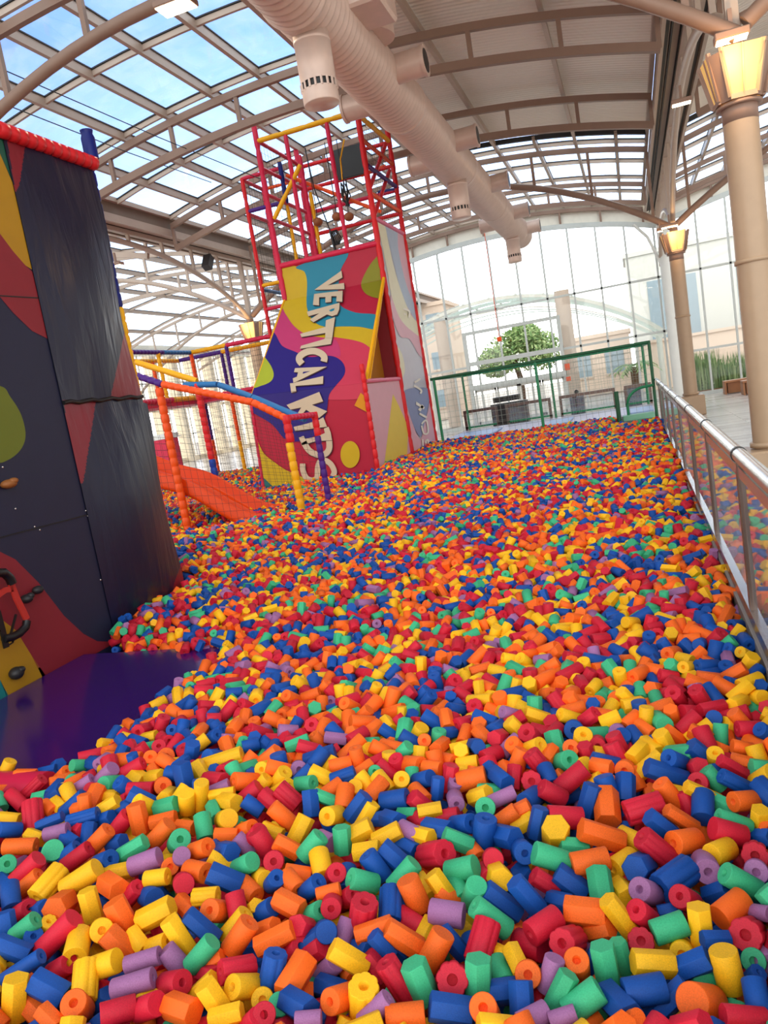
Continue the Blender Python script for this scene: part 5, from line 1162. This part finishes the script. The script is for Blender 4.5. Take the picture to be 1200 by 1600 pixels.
for (x0, x1, y0, y1, step, dz, jit) in ((-3.9, .36, .55, 6.2, .074, -.018, .022), (-3.9, .36, .55, 6.2, .076, -.072, .018), (-3.9, .36, .55, 6.2, .078, -.125, .012),
                                        (-10.2, .36, 6.2, 16.1, .074, -.015, .025), (-10.2, .36, 6.2, 16.1, .072, -.07, .018)):
    P, A, R, H = layer(x0, x1, y0, y1, step, dz, jit, 0)
    px, py, front = np_px(P)
    zone = front & (px > -12) & (px < 1212) & (py > 1243) & (py < 1615)
    if dz > -.03 and y0 < 3:
        keep = ~zone
        # keep the seam to the listed pieces tidy, and nothing standing over them
        k2 = zone & (py < 1260)
        d = np.array([np.min(np.sum((PC - p) ** 2, 1)) if z else 9 for p, z in zip(P, k2)])
        keep |= k2 & (d > .055 ** 2)
        near = front & ~zone & (px > -20) & (px < 1220) & (py > 1110) & (py < 1250)
        dn = np.array([np.min(np.sum((PC - p) ** 2, 1)) if z else 9 for p, z in zip(P, near)]); keep &= dn > .045 ** 2
        keep &= ~((P[:, 1] < 1.35) & (np.abs(px - 600) < 640) & (py > 1600) & (py < 1680) & (P[:, 2] > .36))
    else:
        keep = np.ones(len(P), bool)
        if y0 < 3: P[zone, 2] -= .042
    sets.append((P[keep], A[keep], R[keep], H[keep], np.full(keep.sum(), dz > -.03)))
FP = np.concatenate([s[0] for s in sets]); FA = np.concatenate([s[1] for s in sets]); FR = np.concatenate([s[2] for s in sets]); FH = np.concatenate([s[3] for s in sets]); FT = np.concatenate([s[4] for s in sets])
NF = len(FP)
FC = rng.choice(6, NF, p=[.19, .24, .20, .20, .12, .05]); FS = rng.choice(4, NF, p=[.36, .16, .12, .36])      # r s f h
SH = 'rsfh'
# colour clumps, as in the photograph
# --- settle: pieces push each other apart (three spheres each); the listed ones stay where they lie
def pairs(P, cell):
    key3 = np.floor((P - P.min(0)) / cell).astype(np.int64) + 1; dim = key3.max(0) + 2
    key = (key3[:, 0] * dim[1] + key3[:, 1]) * dim[2] + key3[:, 2]; order = np.argsort(key, kind='stable'); ks = key[order]; I = []; J = []
    offs = [(a, b, c) for a in (-1, 0, 1) for b in (-1, 0, 1) for c in (-1, 0, 1) if (a, b, c) >= (0, 0, 0)]
    for o in offs:
        q = key + (o[0] * dim[1] + o[1]) * dim[2] + o[2]; lo = np.searchsorted(ks, q, 'left'); hi = np.searchsorted(ks, q, 'right'); n = hi - lo
        i = np.repeat(np.arange(len(P)), n); st = np.repeat(lo - np.concatenate([[0], np.cumsum(n)[:-1]]), n); j = order[st + np.arange(len(i))]
        k = (i < j) if o == (0, 0, 0) else (i != j); i, j = i[k], j[k]
        d = np.sum((P[i] - P[j]) ** 2, 1); k = d < (cell * .95) ** 2; I.append(i[k]); J.append(j[k])
    return np.concatenate(I), np.concatenate(J)
Pp = np.array([list(p[0]) for p in pinned]); Ap = np.array([list(p[1]) for p in pinned]); Rp = np.array([p[2] for p in pinned]); Hp = np.array([p[3] for p in pinned])
P_ = np.concatenate([FP, Pp]); A_n = np.concatenate([FA, Ap]); R_ = np.concatenate([FR, Rp]); H_ = np.concatenate([FH, Hp]); fixed = np.arange(len(P_)) >= NF
Z0 = P_[:, 2].copy()
for it in range(14):
    if it % 4 == 0: I, J = pairs(P_, .125)
    e_ = np.maximum(H_ - R_ * .8, .005); corr = np.zeros_like(P_); tor = np.zeros_like(P_); cnt = np.zeros(len(P_))
    for a in (-1, 0, 1):
        for b in (-1, 0, 1):
            d = (P_[J] + A_n[J] * (b * e_[J])[:, None]) - (P_[I] + A_n[I] * (a * e_[I])[:, None]); L = np.linalg.norm(d, axis=1) + 1e-9
            ov = (R_[I] + R_[J]) * .97 - L; k = ov > 0; dd = d[k] / L[k][:, None] * (ov[k] * .5)[:, None]
            for ax_ in range(3):
                corr[:, ax_] -= np.bincount(I[k], dd[:, ax_], len(P_)); corr[:, ax_] += np.bincount(J[k], dd[:, ax_], len(P_))
                if a: tor[:, ax_] -= np.bincount(I[k], dd[:, ax_] * a, len(P_))
                if b: tor[:, ax_] += np.bincount(J[k], dd[:, ax_] * b, len(P_))
            cnt += np.bincount(I[k], minlength=len(P_)) + np.bincount(J[k], minlength=len(P_))
    w_ = np.where(fixed, 0, 1 / np.maximum(cnt, 1) ** .6)[:, None]
    mv = np.clip(corr * w_, -.012, .012); P_ += mv; A_n += np.clip(tor * w_ / (e_[:, None] * 1.5), -.3, .3); A_n /= np.linalg.norm(A_n, axis=1, keepdims=True)
    P_[:, 2] += np.where(fixed, 0, .12 * (Z0 - P_[:, 2])); cap = heap(P_[:, 0], P_[:, 1]) + .012; P_[:, 2] = np.where(fixed, P_[:, 2], np.minimum(P_[:, 2], cap))
FP = P_[:NF]; FA = A_n[:NF]
inb = blocked(FP[:, 0], FP[:, 1]); FP[inb, 2] -= np.where((FP[inb, 0] < -2.7) & (FP[inb, 1] < 4.6), 0.0, .0)
clump = np.sin(FP[:, 0] * 3.1 + 1.3 * np.sin(FP[:, 1] * 2.0)) * np.sin(FP[:, 1] * 2.3 + FP[:, 0])
sw = (rng.random(NF) < .22); FC[sw & (clump > .25)] = 3; FC[sw & (clump < -.25)] = rng.choice([1, 2], (sw & (clump < -.25)).sum())
FR[FS == 1] *= 1.05; FR[FS == 2] *= 1.18; FC[(FS == 2) & (rng.random(NF) < .6)] = 0

# --- which pieces show largest: up to 300 become things of their own
cand = []
for i, (P, a, r, h, c, s, _) in enumerate(pinned):
    px, py = to_px(P); dep = -(CAM_I @ (P - CAM_P)).z
    if -12 < px < 1212 and py < 1612: cand.append((r * h / dep ** 2 * (1.0 if listed[i][7] == 0 else .62 if listed[i][7] == 1 else .4), 'p', i))
cand.sort(reverse=True)
top = cand[:300]
single = {i for _, k, i in top if k == 'p'}
rest_pinned = [p for i, p in enumerate(pinned) if i not in single]

def basis(A):
    up = np.where(np.abs(A[:, 2:3]) < .9, np.array([[0, 0, 1.0]]), np.array([[1.0, 0, 0]])); U = np.cross(up, A); U /= np.linalg.norm(U, axis=1, keepdims=True); V = np.cross(A, U); return U, V
def mass(name, sel_sets):
    """one mesh of many pieces: [(template, P, A, R, H, colour index)]"""
    VS = []; LT = []; LV = []; MI = []; SMO = []; TN = []; base = 0
    for (tv, tf, ts), P, A, R, H, Ci in sel_sets:
        n = len(P)
        if n == 0: continue
        U, V = basis(A); ro = rng.uniform(0, 2 * PI, n)[:, None]; U2 = U * np.cos(ro) + V * np.sin(ro); V2 = -U * np.sin(ro) + V * np.cos(ro)
        w = (P[:, None, :] + U2[:, None, :] * (tv[None, :, 0:1] * R[:, None, None]) + V2[:, None, :] * (tv[None, :, 1:2] * R[:, None, None]) + A[:, None, :] * (tv[None, :, 2:3] * H[:, None, None]))
        VS.append(w.reshape(-1, 3)); k = len(tv)
        cnt = np.array([len(f) for f in tf]); fl = np.concatenate([np.array(f) for f in tf])
        LT.append(np.tile(cnt, n)); LV.append((fl[None, :] + (base + np.arange(n) * k)[:, None]).ravel()); base += n * k
        MI.append(np.repeat(Ci, len(tf))); SMO.append(np.tile(np.array(ts, bool), n)); TN.append(np.repeat(rng.uniform(-.13, .13, n), len(tf)))
    VS = np.concatenate(VS); LT = np.concatenate(LT); LV = np.concatenate(LV)
    me = bpy.data.meshes.new(name); me.vertices.add(len(VS)); me.vertices.foreach_set('co', VS.astype(np.float32).ravel())
    me.loops.add(len(LV)); me.loops.foreach_set('vertex_index', LV.astype(np.int32))
    me.polygons.add(len(LT)); st = np.concatenate([[0], np.cumsum(LT)[:-1]]); me.polygons.foreach_set('loop_start', st.astype(np.int32)); me.polygons.foreach_set('loop_total', LT.astype(np.int32))
    me.polygons.foreach_set('material_index', np.concatenate(MI).astype(np.int32)); me.polygons.foreach_set('use_smooth', np.concatenate(SMO))
    at = me.attributes.new('tone', 'FLOAT', 'FACE'); at.data.foreach_set('value', np.concatenate(TN).astype(np.float32))
    for c in CN: me.materials.append(FM[c])
    me.update(calc_edges=True); me.validate()
    o = bpy.data.objects.new(name, me); COL.objects.link(o); return o
sel = []
near = FP[:, 1] < 4.2; mid = (FP[:, 1] >= 4.2) & (FP[:, 1] < 8.5); far = FP[:, 1] >= 8.5
for si, s in enumerate(SH):
    for zone, n, bev in ((near, {'r': 18, 's': 18, 'f': 32, 'h': 18}[s], True), (mid, {'r': 10, 's': 10, 'f': 16, 'h': 6}[s], False), (far, {'r': 8, 's': 8, 'f': 8, 'h': 6}[s], False)):
        k = zone & (FS == si); hole = (s in 'rf') and zone is not far or (s == 'r')
        shp = 'r' if (s == 'f' and zone is far) else s
        sel.append((piece(shp, n, hole, 1.6, bev), FP[k], FA[k], FR[k], FH[k], FC[k]))
for s in 'rsfhq':
    L = [p for p in rest_pinned if p[5] == s]
    if L: sel.append((piece(s, 18 if s != 'f' else 32, s in 'rf', 1.6), np.array([list(p[0]) for p in L]), np.array([list(p[1]) for p in L]), np.array([p[2] for p in L]), np.array([p[3] for p in L]), np.array([CN.index(p[4]) for p in L])))
heap_o = mass('foam_piece_heap', sel)
heap_o['kind'] = 'stuff'; heap_o['label'] = 'deep heap of cut foam tube pieces in six colours filling the whole pit'; heap_o['category'] = 'foam pieces'

# --- the big ones, each its own object with a label of its own
S1 = [dict(i=i, P=pinned[i][0], A=pinned[i][1], r=pinned[i][2], h=pinned[i][3], c=pinned[i][4], s=pinned[i][5], px=listed[i][0], py=listed[i][1], lay=listed[i][7]) for i in sorted(single)]
tmpl = {}
def foam_mesh(c, s, asp):
    key = (c, s, asp)
    if key not in tmpl:
        tv, tf, ts = piece(s, {'r': 32, 's': 32, 'f': 64, 'h': 30, 'q': 24}[s], s in 'rf', asp)
        me = bpy.data.meshes.new('foam_piece'); me.from_pydata([tuple(v) for v in tv], [], tf); me.materials.append(FM[c]); me.polygons.foreach_set('use_smooth', ts); me.update(); tmpl[key] = me
    return tmpl[key]
def nm(d): return CNAME[d['c']] + ' ' + shape_word(d['s'])
all_px = [dict(c=p[4], s=p[5], px=l[0], py=l[1]) for p, l in zip(pinned, listed) if l[7] == 0]
def nbrs(d):
    L = sorted(((q['px'] - d['px']) ** 2 + (q['py'] - d['py']) ** 2, id(q), q) for q in all_px if abs(q['px'] - d['px']) + abs(q['py'] - d['py']) > 1)[:9]
    out = []
    for _, _, q in L:
        dx, dy = q['px'] - d['px'], q['py'] - d['py']
        if abs(dx) > abs(dy) * 1.2: out.append(('toward the barrier' if dx > 0 else 'toward the mat', nm(q)))
        elif abs(dy) > abs(dx) * 1.2: out.append(('in front' if dy > 0 else 'just behind', nm(q)))
    return out
used_labels = set()
for d in sorted(S1, key=lambda q: -q['r'] * q['h']):
    size = 'long ' if d['h'] > d['r'] * 2.05 else ''
    first = '%s%s foam piece' % (size, nm(d)); N = nbrs(d); lab = None
    tries = ['%s, %s one %s, %s one %s' % (first, a[1], a[0], b[1], b[0]) for k, a in enumerate(N) for b in N[k + 1:] if a[0] != b[0]]
    tries = [t for t in tries if len(t.replace(',', '').split()) <= 16] + tries
    for t in tries:
        if t not in used_labels: lab = t; break
    lab = lab or first + ' lying %.0f cm from the barrier glass' % (100 * (XB - d['P'].x))
    used_labels.add(lab)
    o = bpy.data.objects.new('foam_piece', foam_mesh(d['c'], d['s'], round(min(3, max(1.2, d['h'] / d['r'])) * 2) / 2)); COL.objects.link(o)
    a = d['A']; u = a.orthogonal().normalized(); ang = random.uniform(0, PI)
    if d['s'] == 'h':                                     # a flat side up
        w_ = a.cross(Vector((0, 0, 1))); u = w_.normalized() if w_.length > .2 else u; ang = random.uniform(-.35, .35)
    if d['s'] == 'q': ang = 1.2
    v = a.cross(u); u2 = u * math.cos(ang) + v * math.sin(ang); v2 = a.cross(u2)
    o.matrix_world = Matrix(((u2.x * d['r'], v2.x * d['r'], a.x * d['h'], d['P'].x), (u2.y * d['r'], v2.y * d['r'], a.y * d['h'], d['P'].y), (u2.z * d['r'], v2.z * d['r'], a.z * d['h'], d['P'].z), (0, 0, 0, 1)))
    o['label'] = lab; o['category'] = 'foam piece'; o['group'] = 'cut foam tube pieces at the front of the pit'
